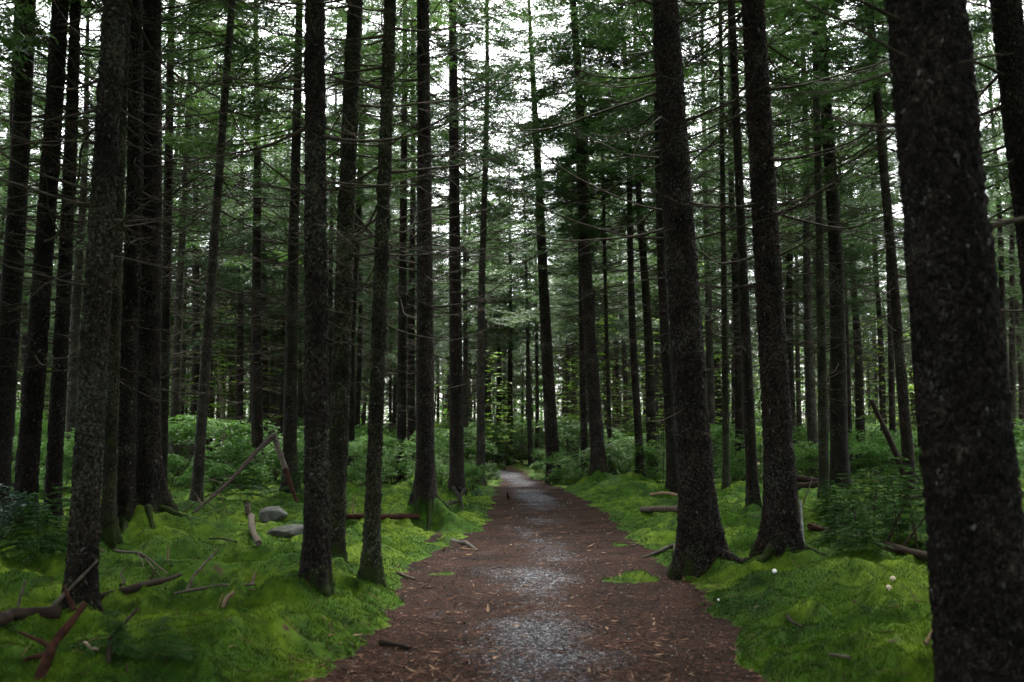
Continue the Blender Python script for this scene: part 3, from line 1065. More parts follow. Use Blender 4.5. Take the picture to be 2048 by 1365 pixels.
# the wood beyond, one mass
b = MB()
g = np.random.default_rng(8)
for k in range(430):
    y = math.sqrt(g.uniform(88 ** 2, 145 ** 2))
    x = g.uniform(-0.62, 0.62) * y
    H = g.uniform(17, 23)
    r = g.uniform(.1, .2)
    z0 = float(ground_z(np.array([x]), np.array([y]))[0]) - .1
    V, q = tubes(np.array([[x, y, z0], [x + g.normal(0, .2), y, z0 + H * .5], [x + g.normal(0, .3), y, z0 + H]]), np.array([r, r * .6, .02]), 5)
    b.add(V, q, 0)
    Q = CQ[k % 5]
    sel = Q[g.integers(0, len(Q), 300)]
    c = sel.mean(axis=1, keepdims=True)
    sel = c + (sel - c) * g.uniform(4, 7.5)
    cb = g.uniform(0.8, 6.0)
    sel = sel * np.array([1.1, 1.1, (H - cb) / 12.6]) + np.array([x, y, z0 + cb])
    b.add(sel.reshape(-1, 3), np.arange(len(sel) * 4).reshape(-1, 4), 1, np.repeat(g.uniform(0, 1, len(sel)), 4))
nq = 46000
yy = g.uniform(86, 125, nq)
xx = g.uniform(-.62, .62, nq) * yy
P = np.stack([xx, yy, g.uniform(0, 1, nq) * (11.5 + 4 * vnoise(xx * .2, yy * .2))], -1)
D = g.normal(0, 1, (nq, 3)) * np.array([1, 1, .4])
Vq = leaf_quads(P, D, g.normal(0, .5, (nq, 3)) + np.array([0, 0, 1]), g.uniform(.3, .7, nq), g.uniform(.08, .16, nq))
b.add(Vq.reshape(-1, 3), leaf_faces(nq), 2, np.repeat(g.uniform(0, 1, nq), 4))
for k in range(420):
    y = math.sqrt(g.uniform(80 ** 2, 140 ** 2))
    x = g.uniform(-.6, .6) * y
    z0 = float(ground_z(np.array([x]), np.array([y]))[0]) - .1
    r, H = g.uniform(.08, .16), g.uniform(10, 19)
    b.add(*tubes(np.array([[x, y, z0], [x + g.normal(0, .2), y, z0 + H * .5], [x + g.normal(0, .5), y, z0 + H]]), np.array([r, r * .65, .03]), 5), 3)
tag(b.build('far_forest', [BARK['grey'], M_NEEDLE, M_LAUREL, BARK['dark']], smooth=False), 'far spruce wood closing the view behind all other trees', 'forest', kind='stuff')

# the pale dead snag in the left half
d = 46.0
foot, top = at_depth(452, 905, d), at_depth(432, 560, d)
sn = thing('dead_snag', (foot[0], d, gz(foot[0], d) - .05), 'pale bare dead snag leaning behind the laurel bushes', 'dead tree', None, (0, math.atan2(top[0] - foot[0], top[2] - foot[2]), 0))
trunk_mesh(0.15, 9.0, 77, 12, np.concatenate([np.linspace(-.3, 1, 6), np.linspace(1.3, 8.7, 24)]), 0.3, 0, .1, .1, False).build('trunk', BARK['pale'], sn)

# ----------------------------------------------------------------------------- shrubs, saplings, seedlings
def shrub_meshes(seed, R=0.95, Ht=1.5, whorls=1000, per=7, leaf=(0.065, 0.12)):
    g = np.random.default_rng(seed)
    nb = 9
    a = g.uniform(0, 6.28, nb)
    q = R * np.sqrt(g.uniform(0, 1, nb)) * 0.75
    BC = np.stack([q * np.cos(a), q * np.sin(a), Ht * g.uniform(.1, .68, nb)], -1)
    br = R * g.uniform(.28, .5, nb)
    n = whorls
    w = g.integers(0, nb, n)
    dr = g.normal(0, 1, (n, 3))
    dr[:, 2] = np.abs(dr[:, 2]) * 0.9 - 0.15
    dr /= np.linalg.norm(dr, axis=1, keepdims=True)
    C = BC[w] + dr * br[w][:, None] * (g.uniform(0.55, 1.12, n) ** 0.5)[:, None] * np.array([1, 1, .8])
    C[:, 2] = np.clip(C[:, 2], 0.06, None)
    bt = g.uniform(0, .45, nb)[w]
    P = np.repeat(C, per, axis=0)
    m = len(P)
    az = g.uniform(0, 6.28, m)
    D = np.stack([np.cos(az), np.sin(az), g.uniform(-.45, .35, m)], -1)
    up = np.stack([g.normal(0, .28, m), g.normal(0, .28, m), np.ones(m)], -1)
    ln = g.uniform(*leaf, m)
    V = leaf_quads(P, D, up, ln, ln * g.uniform(0.16, 0.24, m))
    tint = np.repeat(np.repeat(bt + g.uniform(0, .3, n), per) + g.uniform(0, .3, m), 4)
    mb = MB()
    mb.add(V.reshape(-1, 3), leaf_faces(m), 0, tint)
    sel = g.integers(0, n, 26)
    u = np.linspace(0, 1, 6)
    SP = np.array([np.stack([C[k, 0] * u ** .8, C[k, 1] * u ** .8, C[k, 2] * u - .1 * (1 - u)], -1) + np.sin(u * 5 + k)[:, None] * .03 for k in sel])
    SR = np.tile(0.011 * (1 - .75 * u), (len(sel), 1))
    st = MB()
    st.add(*tubes(SP, SR, 4))
    return mb, st


SHRUBS = []
for k in range(5):
    f, s = shrub_meshes(210 + k, R=(1.2, 1.4, 1.05, 1.25, 1.15)[k], Ht=(1.9, 2.1, 1.7, 2.4, 2.0)[k])
    SHRUBS.append((f.mesh('foliage', M_LAUREL, False), s.mesh('stems', M_TWIG)))
bf, bs = shrub_meshes(230, R=0.6, Ht=0.75, whorls=190, per=8, leaf=(0.05, 0.09))
BLUE = (bf.mesh('foliage', M_BLUE, False), bs.mesh('stems', M_TWIG))


def shrub(x, y, k, s, label, group, meshes=None, name='laurel_shrub', cat='shrub'):
    o = thing(name, (x, y, gz(x, y) - .05), label, cat, group, (0, 0, random.uniform(0, 6.28)))
    f, st = meshes or SHRUBS[k]
    for nm, me in (('foliage', f), ('stems', st)):
        c = link(nm, me, o)
        c.scale = (s, s, s * 1.0)
    return o


def at_ground(px, d):
    return (px - CX) * d * 1.0 / F_PX, d


SHRUB_SPOTS = [
    # px in the photo, distance, size, label
    (1088, 32.5, 0.62, 'dense dark bush right where the path bends away'),
    (1128, 30.0, 0.6, 'low leafy bush on the inside of the path bend'),
    (1105, 37.0, 0.8, 'bush right in front of the swollen footed leaning spruce'),
    (1150, 34.0, 1.0, 'full bush left of the leaning mossy footed spruce'),
    (1255, 30.0, 0.9, 'dark bush between the mossy footed spruce and the small mound spruce'),
    (1235, 33.0, 1.0, 'bush behind the dark one at the small mound spruce'),
    (1310, 29.5, 0.75, 'bush at the foot of the spruce with hanging leaves'),
    (1330, 35.0, 1.0, 'tall bush just behind the hanging leaves'),
    (990, 30.5, 0.5, 'thin twiggy bush reaching over the left path edge'),
    (945, 25.5, 0.45, 'small bush at the feet of the hollow rooted spruce'),
    (935, 30.5, 0.95, 'bush between the hollow rooted spruce and the slender one'),
    (880, 27.5, 0.85, 'bush right behind the mossy skirted spruce'),
    (850, 33.0, 1.0, 'tall bush behind the mossy skirted spruce'),
    (785, 29.0, 0.8, 'bush left of the straight dark spruce'),
    (760, 31.5, 0.9, 'bush behind the slender speckled spruce'),
    (705, 28.5, 0.75, 'bush above the left end of the red brown log'),
    (735, 26.0, 0.6, 'low bush above the middle of the red brown log'),
    (465, 25.5, 1.0, 'broad dark bush under the leg of the snapped pole'),
    (430, 29.5, 1.0, 'big bush right of the leaning spruce'),
    (500, 28.0, 0.95, 'bush framed by the snapped pole'),
    (535, 22.5, 0.6, 'bluish bush under the peak of the snapped pole'),
    (555, 30.0, 0.95, 'bush behind the peak of the snapped pole'),
    (345, 23.0, 0.7, 'bush between the hollow mound and the leaning spruce'),
    (365, 27.0, 0.9, 'taller bush left of the leaning spruce'),
    (610, 31.0, 0.9, 'bush seen just left of the pale footed lichened spruce'),
    (640, 34.0, 1.0, 'bush in the slit between the two lichened spruces'),
    (1450, 31.0, 0.95, 'bush behind the thin olive green spruce'),
    (1480, 27.5, 0.7, 'low bush at the foot of the dark spruce between the big trunks'),
    (1425, 34.0, 1.0, 'tall bush beside the thickest scaly trunk'),
    (1600, 30.0, 0.9, 'bush right behind the resin streaked spruce'),
    (1620, 34.0, 1.05, 'tall bush behind the stacked poles'),
    (1655, 33.0, 0.95, 'bush behind the slim spruce at the stacked poles'),
    (1740, 32.5, 1.0, 'bush left of the bent dead branch'),
    (1765, 30.0, 0.7, 'low bush right of the moss hump'),
    (1815, 33.0, 1.0, 'bush behind the spruce leaning beside the huge trunk'),
    (1845, 29.0, 0.8, 'bush left of the huge foreground trunk'),
    (2030, 28.0, 0.95, 'bush at the right border behind the huge trunk'),
    (90, 23.0, 0.8, 'dark bush between the first two slim left spruces'),
    (20, 21.0, 0.85, 'dark bush by the left border spruce'),
    (130, 27.0, 0.9, 'dark bush behind the slim left spruce'),
    (270, 27.0, 0.95, 'dark bush behind the hollow mound spruces'),
    (220, 24.0, 0.8, 'dark bush left of the hollow mound spruces'),
]
for j, (px, d, s, lab) in enumerate(SHRUB_SPOTS):
    x, y = at_ground(px, d)
    if float(path_sd(np.array([x]), np.array([y]))[0]) < 0.3:
        x += 0.3 if px > 1030 else -0.4
    blue = 'bluish' in lab
    shrub(x, y, j % 5, s * (1.3 if blue else 1.0), lab, 'laurel bushes under the spruces', BLUE if blue else None)
x, y = at_ground(25, 12.2)
shrub(x, y, 0, 1.15, 'blue green leafy shrub low beside the thick footed spruce', 'blue green shrubs', BLUE, 'leafy_shrub')
x, y = at_ground(395, 5.1)
shrub(x, y, 0, 0.22, 'small bright green leafy plant on the moss close to the viewer', None, BLUE, 'leafy_plant', 'plant')
x, y = at_ground(955, 24.6)
shrub(x, y, 0, 0.45, 'small bluish plant on the moss by the hollow roots', 'blue green shrubs', BLUE, 'leafy_shrub')

# the thicket farther in
rs = random.Random(77)
thicket, tries = [], 0
while len(thicket) < 190 and tries < 9000:
    tries += 1
    y = math.sqrt(rs.uniform(33 ** 2, 78 ** 2))
    x = rs.uniform(-0.55, 0.55) * y
    if float(path_sd(np.array([x]), np.array([y]))[0]) > 1.3:
        thicket.append((x, y))
for (x, y), lab in zip(thicket, far_labels(thicket, 'far bush')):
    shrub(x, y, rs.randrange(5), rs.uniform(0.9, 1.3) * (1 + max(0, y - 45) / 90), lab, 'far laurel thicket')


def sapling_meshes(seed, H=4.0, n=34):
    g = np.random.default_rng(seed)
    u = np.linspace(0, 1, 12)
    stem = np.stack([.25 * np.sin(u * 2.2 + g.uniform(0, 6)) * u, .25 * np.sin(u * 2.6 + g.uniform(0, 6)) * u, H * u], -1)
    st = MB()
    st.add(*tubes(stem, 0.02 * (1 - .8 * u) + .002, 5))
    P, D = [], []
    BP, BRd = [], []
    for k in range(n):
        f = g.uniform(0.25, 1.0)
        i = min(int(f * 11), 10)
        p0 = stem[i] + (stem[i + 1] - stem[i]) * (f * 11 - i)
        L = g.uniform(.35, 1.1) * (1.15 - .6 * f)
        az = g.uniform(0, 6.28)
        v = np.linspace(0, 1, 6)
        br = p0 + np.stack([L * v * math.cos(az), L * v * math.sin(az), L * (.35 * v - .3 * v * v)], -1)
        BP.append(br)
        BRd.append(.006 * (1 - .8 * v) + .001)
        m = int(9 * L) + 4
        q = g.uniform(.3, 1, m) * 5
        qi = np.minimum(q.astype(int), 4)
        pp = br[qi] + (br[qi + 1] - br[qi]) * (q - qi)[:, None]
        th = az + g.choice([-1, 1], m) * g.uniform(.4, 1.2, m)
        P.append(pp)
        D.append(np.stack([np.cos(th), np.sin(th), g.uniform(-.45, .1, m)], -1))
    st.add(*tubes(np.array(BP), np.array(BRd), 3))
    P, D = np.concatenate(P), np.concatenate(D)
    m = len(P)
    up = np.stack([g.normal(0, .2, m), g.normal(0, .2, m), np.ones(m)], -1)
    ln = g.uniform(.09, .17, m)
    lv = MB()
    lv.add(leaf_quads(P, D, up, ln, ln * g.uniform(.24, .34, m)).reshape(-1, 3), leaf_faces(m), 0, np.repeat(g.uniform(0, 1, m), 4))
    return st.mesh('stem', M_TWIG), lv.mesh('leaves', M_YOUNG, False)


SAPS = [sapling_meshes(300 + k, H=(3.2, 4.4, 5.4)[k], n=(44, 60, 76)[k]) for k in range(3)]
for px, d, s, lab in ((1322, 27.5, 0.62, 'young leafy tree hanging bright leaves beside the thickest scaly trunk'), (985, 44.0, 1.0, 'yellow green young tree left of the path bend'),
                      (1010, 50.0, 0.8, 'yellow green low young tree above the end of the path'), (1245, 40.0, 0.95, 'fresh green young tree right of the mossy footed spruce'),
                      (1225, 46.0, 1.1, 'tall fresh green young tree behind the mossy footed spruce'), (1405, 42.0, 1.0, 'young tree left of the thin olive spruce'),
                      (1440, 47.0, 1.15, 'tall young tree behind the thin olive spruce'), (1600, 41.0, 1.0, 'young tree right of the resin streaked spruce'),
                      (1660, 46.0, 1.0, 'young tree behind the stacked poles'), (1750, 43.0, 0.9, 'young tree beside the bent dead branch'),
                      (890, 47.0, 0.9, 'young tree behind the spruce with hollow roots'), (760, 45.0, 0.9, 'young tree behind the slender speckled spruce'),
                      (648, 43.0, 1.1, 'fresh green young tree between the two lichened spruces'), (400, 44.0, 0.8, 'young tree left of the pale dead snag'),
                      (1045, 58.0, 1.2, 'farthest young tree straight over the path end'), (1150, 52.0, 1.1, 'young tree right of the swollen footed spruce'),
                      (1305, 55.0, 1.2, 'far young tree behind the hanging leaves'), (1530, 52.0, 1.2, 'far young tree behind the slim dark roadside spruce')):
    x, y = at_ground(px, d)
    o = thing('young_tree', (x, y, gz(x, y) - .05), lab, 'young tree', 'young leafy trees', (0, 0, random.uniform(0, 6.28)))
    for nm, me in zip(('stem', 'leaves'), SAPS[random.randrange(3)]):
        link(nm, me, o).scale = (s, s, s)


young, tries = [], 0
while len(young) < 84 and tries < 5000:
    tries += 1
    y = math.sqrt(rs.uniform(36 ** 2, 75 ** 2))
    x = rs.uniform(-0.5, 0.52) * y
    if float(path_sd(np.array([x]), np.array([y]))[0]) > 1.0:
        young.append((x, y))
for (x, y), lab in zip(young, far_labels(young, 'young tree')):
    o = thing('young_tree', (x, y, gz(x, y) - .05), lab, 'young tree', 'young leafy trees', (0, 0, rs.uniform(0, 6.28)))
    s = rs.uniform(0.9, 1.6)
    for nm, me in zip(('stem', 'leaves'), SAPS[rs.randrange(3)]):
        link(nm, me, o).scale = (s, s, s)


def G(px, py, up=0.0):
    """where the line of sight through a photo point first meets the forest floor"""
    r = ray(px, py)
    t = np.linspace(3.5, 45.0, 1600)
    P = np.array([0, 0, CAM_H]) + r * t[:, None]
    hit = P[:, 2] <= np.maximum(ground_z(P[:, 0], P[:, 1]), path_z(P[:, 0], P[:, 1]))
    k = int(np.argmax(hit)) if hit.any() else len(t) - 1
    p = P[k]
    return np.array([p[0], p[1], max(gz(p[0], p[1]), float(path_z(p[0:1], p[1:2])[0])) + up])


def seedling_mesh(seed, H=0.8):
    """a small spruce: thin stem, tiers of feathery twigs"""
    g = np.random.default_rng(seed)
    st = MB()
    u = np.linspace(0, 1, 6)
    st.add(*tubes(np.stack([.03 * np.sin(u * 3), .03 * np.cos(u * 3) - .03, H * u - .05], -1), .008 * (1 - .8 * u) + .001, 5))
    nd = MB()
    Q, T = [], []
    z = 0.14 * H
    while z < H:
        t = z / H
        for k in range(int(g.integers(5, 9))):
            L = (.46 * (1 - t) + .07) * g.uniform(.7, 1.15) * H / .8
            az = g.uniform(0, 6.28)
            m = int(L / .0035)
            f = g.uniform(0.1, 1, m)
            side = g.choice([-1, 1], m)
            off = side * (1 - f) * L * .35 * g.uniform(.1, 1, m)
            px, py = f * L, off
            P = np.stack([px * math.cos(az) - py * math.sin(az), px * math.sin(az) + py * math.cos(az), z + L * (.15 * f - .35 * f * f) + g.normal(0, .006, m)], -1)
            th = az + side * g.uniform(.3, .9, m)
            D = np.stack([np.cos(th), np.sin(th), g.uniform(-.2, .2, m)], -1)
            up = np.stack([g.normal(0, .4, m), g.normal(0, .4, m), np.ones(m)], -1)
            ln = g.uniform(.03, .065, m)
            Q.append(leaf_quads(P, D, up, ln, ln * .2))
            T.append(np.repeat(g.uniform(0, .5) + g.uniform(0, .5, m), 4))
        z += g.uniform(.05, .1) * H / .8
    Q = np.concatenate(Q)
    nd.add(Q.reshape(-1, 3), leaf_faces(len(Q)), 0, np.concatenate(T))
    return st.mesh('stem', M_TWIG), nd.mesh('needles', M_SEEDLING, False)


SEEDS = [seedling_mesh(330 + k, (1.0, 1.15, 0.8, 1.35)[k]) for k in range(4)]


def seedling(px, py, k, s, lab, d=None):
    p = G(px, py)
    o = thing('spruce_seedling', (p[0], p[1], gz(p[0], p[1]) - .02), lab, 'seedling', 'spruce seedlings on the moss', (0, 0, random.uniform(0, 6.28)))
    for nm, me in zip(('stem', 'needles'), SEEDS[k]):
        link(nm, me, o).scale = (s * .8, s * .8, s * .68)


seedling(325, 1328, 1, 0.34, 'lone thin spruce seedling on the moss before the lichened spruces')
for px, py, k, s, lab in ((1690, 1050, 0, 1.1, 'feathery seedling nearest the broad spruce by the stacked poles'), (1740, 1075, 3, 0.9, 'seedling in the middle of the ferny thicket'),
                          (1720, 1040, 1, 1.0, 'seedling at the back of the ferny thicket'), (1795, 1100, 3, 1.05, 'tallest seedling standing over the dark branchy log'),
                          (1830, 1080, 0, 1.1, 'seedling against the huge foreground trunk'), (1765, 1030, 2, 1.2, 'low seedling behind the tallest seedling'),
                          (1680, 1095, 2, 1.0, 'low seedling at the left end of the dark branchy log'), (1715, 1105, 0, 0.7, 'small spreading seedling touching the dark branchy log'),
                          (1660, 1030, 2, 1.0, 'low seedling left of the ferny thicket'), (1800, 1035, 1, 0.9, 'seedling below the leaning spruce by the huge trunk'),
                          (120, 1100, 0, 1.0, 'dark seedling left of the log side spruce'), (70, 1115, 2, 1.2, 'low dark seedling beside the blue green shrub'),
                          (225, 1320, 2, 0.5, 'tiny seedling near the red rotten snag'), (480, 1000, 1, 1.1, 'seedling under the long leg of the snapped pole'),
                          (600, 990, 0, 1.2, 'seedling behind the rounded rock')):
    seedling(px, py, k, s, lab)

# ----------------------------------------------------------------------------- wood, rocks, roots, mushrooms
def poly(pts, n=14):
    pts = np.array(pts, dtype=float)
    d = np.concatenate([[0], np.cumsum(np.linalg.norm(np.diff(pts, axis=0), axis=1))])
    t = np.linspace(0, d[-1], n)
    return np.stack([np.interp(t, d, pts[:, k]) for k in range(3)], -1)


def rod(mb, pts, r0, r1, sides=8, n=14, wob=0.02, seed=0, mat=0):
    P = poly(pts, n)
    L = np.linalg.norm(P[-1] - P[0])
    g = np.random.default_rng(seed)
    s = np.linspace(0, 1, n)
    for k in range(3):
        P[:, k] += wob * L * (np.sin(s * 4 + g.uniform(0, 6)) - np.sin(g.uniform(0, 6))) * s * (1 - s)
    R = (r0 + (r1 - r0) * s) * (1 + 0.1 * np.sin(s * 17 + g.uniform(0, 6)) + g.normal(0, .05, n))
    V, q = tubes(P, R, sides)
    V = V + (0.12 * R).repeat(sides)[:, None] * fbm(V[:, 0] * 14, V[:, 1] * 14, V[:, 2] * 14, octs=2, seed=seed)[:, None]
    mb.add(V, q, mat)
    for end, ring in ((P[0], 0), (P[-1], n - 1)):
        idx = np.arange(sides)
        Vc = np.concatenate([V[ring * sides:(ring + 1) * sides], [end]])
        mb.add(Vc, np.stack([np.full(sides, sides), idx, (idx + 1) % sides], -1), mat)


def wood(name, pts, r0, r1, mat, label, cat, group=None, twigs=(), seed=0, sides=8, wob=0.03):
    mb = MB()
    rod(mb, pts, r0, r1, sides, 16, wob, seed)
    for k, (tp, a, c) in enumerate(twigs):
        rod(mb, tp, a, c, 5, 8, 0.06, seed + k + 1)
    return tag(mb.build(name, mat), label, cat, group)


LG, ST = 'fallen logs on the moss', 'dead sticks on the moss'
wood('fallen_log', [G(-60, 1275, .02), G(20, 1245, .05), G(122, 1236, .0)], .05, .042, M_LOG, 'dark thick log lying left of the lichen speckled spruce', 'log', LG, seed=1, sides=14)
a = G(30, 1238)
wood('dead_stick', [a, a + np.array([.05, .02, .24])], .012, .008, M_STICK, 'short grey stick poking up from the dark thick log', 'stick', ST, seed=2, sides=6)
a = G(92, 1232)
wood('dead_stick', [a, a + np.array([.27, .15, .33])], .016, .008, M_STICK, 'pale stick slanting up against the lichen speckled spruce', 'stick', ST, seed=3, sides=6)
a = G(78, 1364)
sn2 = wood('rotten_snag', [a + np.array([-.02, 0, -.05]), a + np.array([.02, .1, .16]), a + np.array([.1, .25, .32])], .03, .018, M_RED, 'rotten reddish snag poking out of the moss by the viewer', 'snag', None,
     ((([a + np.array([.0, .1, .14]), a + np.array([-.18, .15, .2])]), .014, .006), (([a + np.array([.0, .1, .1]), a + np.array([-.3, .1, .03])]), .016, .008),
      (([a + np.array([.07, .2, .3]), a + np.array([.0, .22, .42])]), .014, .006)), 5, 10)
a = G(150, 1205)
wood('fallen_log', [G(198, 1200, .0), G(280, 1186, .02), G(362, 1163, .05)], .032, .016, M_LOG, 'crumbling red brown log right of the lichen speckled spruce', 'log', LG,
     (([G(240, 1186, .05), G(247, 1172, .16)], .012, .006), ([G(300, 1175, .05), G(312, 1168, .12)], .012, .005)), 7, 10)
wood('dead_branch', [G(228, 1112, .06), G(280, 1135, .12), G(335, 1160, .05)], .016, .007, M_STICK, 'long forked dead branch in front of the hollow mound', 'branch', ST,
     (([G(290, 1138, .1), G(330, 1172, .03)], .009, .004), ([G(270, 1130, .1), G(300, 1160, .02)], .008, .004)), 9, 6)
wood('dead_stick', [G(272, 1123, .06), G(345, 1144, .05)], .016, .008, M_LOG, 'straight brown stick beside the long forked branch', 'stick', ST, (), 10, 6)
a = G(373, 1186)
wood('dead_stick', [a, a + np.array([.02, .1, .12]), a + np.array([.16, .35, .33])], .016, .009, M_STICK, 'grey stick standing slanted out of the moss', 'stick', ST, (), 11, 6)
wood('dead_branch', [G(350, 1190, .01), G(440, 1182, .03), G(510, 1172, .01)], .014, .01, M_STICK, 'long straight branch sunk in the moss', 'branch', ST, (), 12, 6)
a = G(447, 1216)
wood('broken_stub', [a, a + np.array([.02, .0, .06]), a + np.array([.07, .02, .1])], .02, .013, M_TAN, 'bent orange brown stub sticking out of the moss', 'stub', ST, (), 13, 8)
a = G(503, 1172)
wood('broken_stub', [a, a + np.array([.03, .02, .11])], .016, .011, M_TAN, 'short pale upright stub on the open moss', 'stub', ST, (), 14, 8)
a = G(335, 1122)
wood('broken_stub', [a - np.array([0, 0, .05]), a + np.array([.0, .0, .14])], .012, .009, M_TAN, 'thin orange upright stub in the hollow of the mound', 'stub', ST, (), 15, 6)
wood('short_log', [G(518, 1093, .02), G(509, 1070, .09), G(501, 1053, .13)], .035, .042, M_STICK, 'bare pale short log pointing away toward the rounded rock', 'log', LG, (), 16, 12)
wood('short_log', [G(497, 1036, .04), G(494, 1026, .12)], .04, .042, M_STICK, 'broken log end beside the rounded rock', 'log', LG, (), 17, 12)
wood('dead_branch', [G(420, 1082, .02), G(472, 1094, .04)], .013, .009, M_LOG, 'short dark branch on moss left of the pale short log', 'branch', ST, (), 18, 6)
a = G(215, 1330)
wood('dead_stick', [a, a + np.array([-.03, .1, .1]), a + np.array([.03, .3, .22])], .012, .008, M_LOG, 'dark mossy stick near the lone seedling', 'stick', ST, (), 19, 6)
wood('dead_stick', [G(168, 1300, .03), G(196, 1310, .02)], .01, .007, M_TAN, 'small tan stick right of the rotten snag', 'stick', ST, (), 20, 6)
wood('fallen_log', [G(682, 1043, .05), G(760, 1043, .07), G(836, 1044, .07)], .045, .04, M_RED, 'red brown log lying behind the slender speckled spruce', 'log', LG,
     (([G(705, 1040, .1), G(720, 1018, .25)], .012, .005),), 21, 12)
wood('dead_stick', [G(795, 1150, .02), G(830, 1164, .02)], .018, .012, M_STICK, 'small branch lying on the left edge of the path', 'stick', ST, (), 22, 6)
wood('dead_stick', [G(760, 1293, .03), G(820, 1300, .01)], .022, .014, M_LOG, 'dark root end at the left path edge close to the viewer', 'root', ST, (), 23, 8)
wood('dead_stick', [G(920, 1100, .012), G(955, 1103, .012)], .016, .011, M_TAN, 'pale stick on the needles below the mossy skirt', 'stick', ST, (), 24, 6)
a = G(1018, 1000)
wood('broken_stub', [a - np.array([0, 0, .03]), a + np.array([-.03, 0, .1]), a + np.array([-.04, 0, .2])], .05, .015, M_RED, 'little reddish broken stub at the left path edge', 'stub', ST, (), 25, 8)
wood('fallen_log', [G(1282, 1026, .05), G(1360, 1030, .07)], .045, .06, M_STICK, 'grey log end lying left of the thickest scaly trunk', 'log', LG, (), 26, 12)
wood('dead_stick', [G(1302, 995, .05), G(1360, 999, .06)], .035, .03, M_TAN, 'pale thin log above the grey log end', 'log', LG, (), 27, 8)
wood('fallen_log', [G(1620, 1062, .05), G(1665, 1072, .05)], .045, .035, M_RED, 'short reddish log right of the resin streaked spruce', 'log', LG, (), 28, 10)
for k, (y0, zup, lab) in enumerate(((958, .32, 'topmost of the three stacked fallen poles'), (972, .2, 'middle of the three stacked fallen poles'), (986, .1, 'lowest of the three stacked fallen poles'))):
    p, q = at_ground(1545, 27.0 - k * 1.2), at_ground(1690, 27.0 - k * 1.2)
    wood('fallen_pole', [np.array([*p, gz(*p) + zup]), np.array([*q, gz(*q) + zup * .8])], .085, .07, M_LOG, lab, 'log', 'stacked fallen poles', (), 30 + k, 9)
A, B_ = G(1655, 1088, .12), G(1880, 1142, .08)
u = B_ - A
wood('fallen_log', [A, A + u * .4 + np.array([0, 0, .02]), B_], .025, .05, M_LOG, 'dark branchy log lying under the spruce seedlings', 'log', LG,
     tuple(([A + u * f + np.array([0, 0, .05]), A + u * f + np.array([dx, .05, hh])], .014, .005) for f, dx, hh in ((.2, .1, .3), (.35, -.05, .42), (.5, .06, .55), (.62, .25, .5), (.75, .3, .4), (.85, -.02, .35))), 35, 10)
a = G(1600, 1030)
wood('dead_stick', [a, a + np.array([.1, .0, .3]), a + np.array([.22, .05, .55])], .014, .007, M_STICK, 'pale stick rising right of the resin streaked spruce', 'stick', ST, (), 37, 6)
p0, p1, p2, p3 = [at_depth(*q) for q in ((1742, 800, 27.5), (1775, 865, 27.5), (1800, 922, 27.5), (1812, 960, 27.5))]
wood('hanging_branch', [p3, p2, p1, p0], .1, .06, M_LOG, 'dark bent dead branch propped against the thin spruce', 'branch', None, (), 38, 9)
p0, p1 = at_depth(1820, 872, 28.5), at_depth(1840, 838, 28.5)
wood('fallen_log', [G(1800, 1000, .03), G(1850, 1003, .06)], .05, .05, M_RED, 'short brown log at the foot of the leaning spruce by the huge trunk', 'log', LG, (), 39, 9)
wood('dead_stick', [G(1852, 1298, .02), G(1866, 1280, .05)], .014, .01, M_TAN, 'pale short stick at the base of the huge foreground trunk', 'stick', ST, (), 40, 6)
wood('dead_stick', [G(1660, 1318, .02), G(1700, 1328, .02)], .012, .01, M_STICK, 'small twig on the moss left of the huge foreground trunk', 'stick', ST, (), 41, 6)
wood('dead_stick', [G(1350, 1140, .012), G(1392, 1160, .012)], .009, .006, M_TAN, 'thin tan twig on bare needles before the thickest trunk', 'stick', ST, (), 42, 5)
wood('dead_stick', [G(1575, 1250, .03), G(1605, 1262, .02)], .012, .008, M_LOG, 'dark twig on the moss below the resin streaked spruce', 'stick', ST, (), 43, 5)

# snapped pole: long leg down to the left, broken leg down to the right
apex = at_depth(548, 873, 19.5)
lf = G(385, 1028)
rf = at_depth(594, 1006, 18.6)
bt = thing('snapped_pole', (apex[0], apex[1], gz(apex[0], apex[1])), 'snapped dead pole bent into a sharp peak before the laurel bushes', 'dead tree')
off = np.array([apex[0], apex[1], gz(apex[0], apex[1])])
mb = MB()
rod(mb, [apex - off, (apex + lf) / 2 - off, lf - off], .055, .02, 9, 18, .02, 50)
mb.build('long_leg', M_LOG, bt)
mb = MB()
mid = apex + (rf - apex) * .52
rod(mb, [apex - off, mid - off], .06, .055, 9, 12, .01, 51)
mb.build('short_leg', M_STICK, bt)
mb = MB()
rod(mb, [mid - off, rf - off], .058, .03, 9, 12, .02, 52)
mb.build('splintered_end', M_RED, bt)
for k, (f, dx, dy, dz) in enumerate(((.45, .5, .1, .25), (.6, -.55, -.1, -.15), (.7, -.35, .1, .1), (.75, .25, -.2, -.5), (.8, -.5, -.2, -.35), (.88, .3, -.1, -.2), (.92, -.25, .2, .25))):
    mb = MB()
    p = apex + (lf - apex) * f - off
    rod(mb, [p, p + np.array([dx * .5, dy, dz * .4]), p + np.array([dx, dy, dz])], .012, .004, 5, 8, .05, 53 + k)
    mb.build('twig', M_STICK, bt)


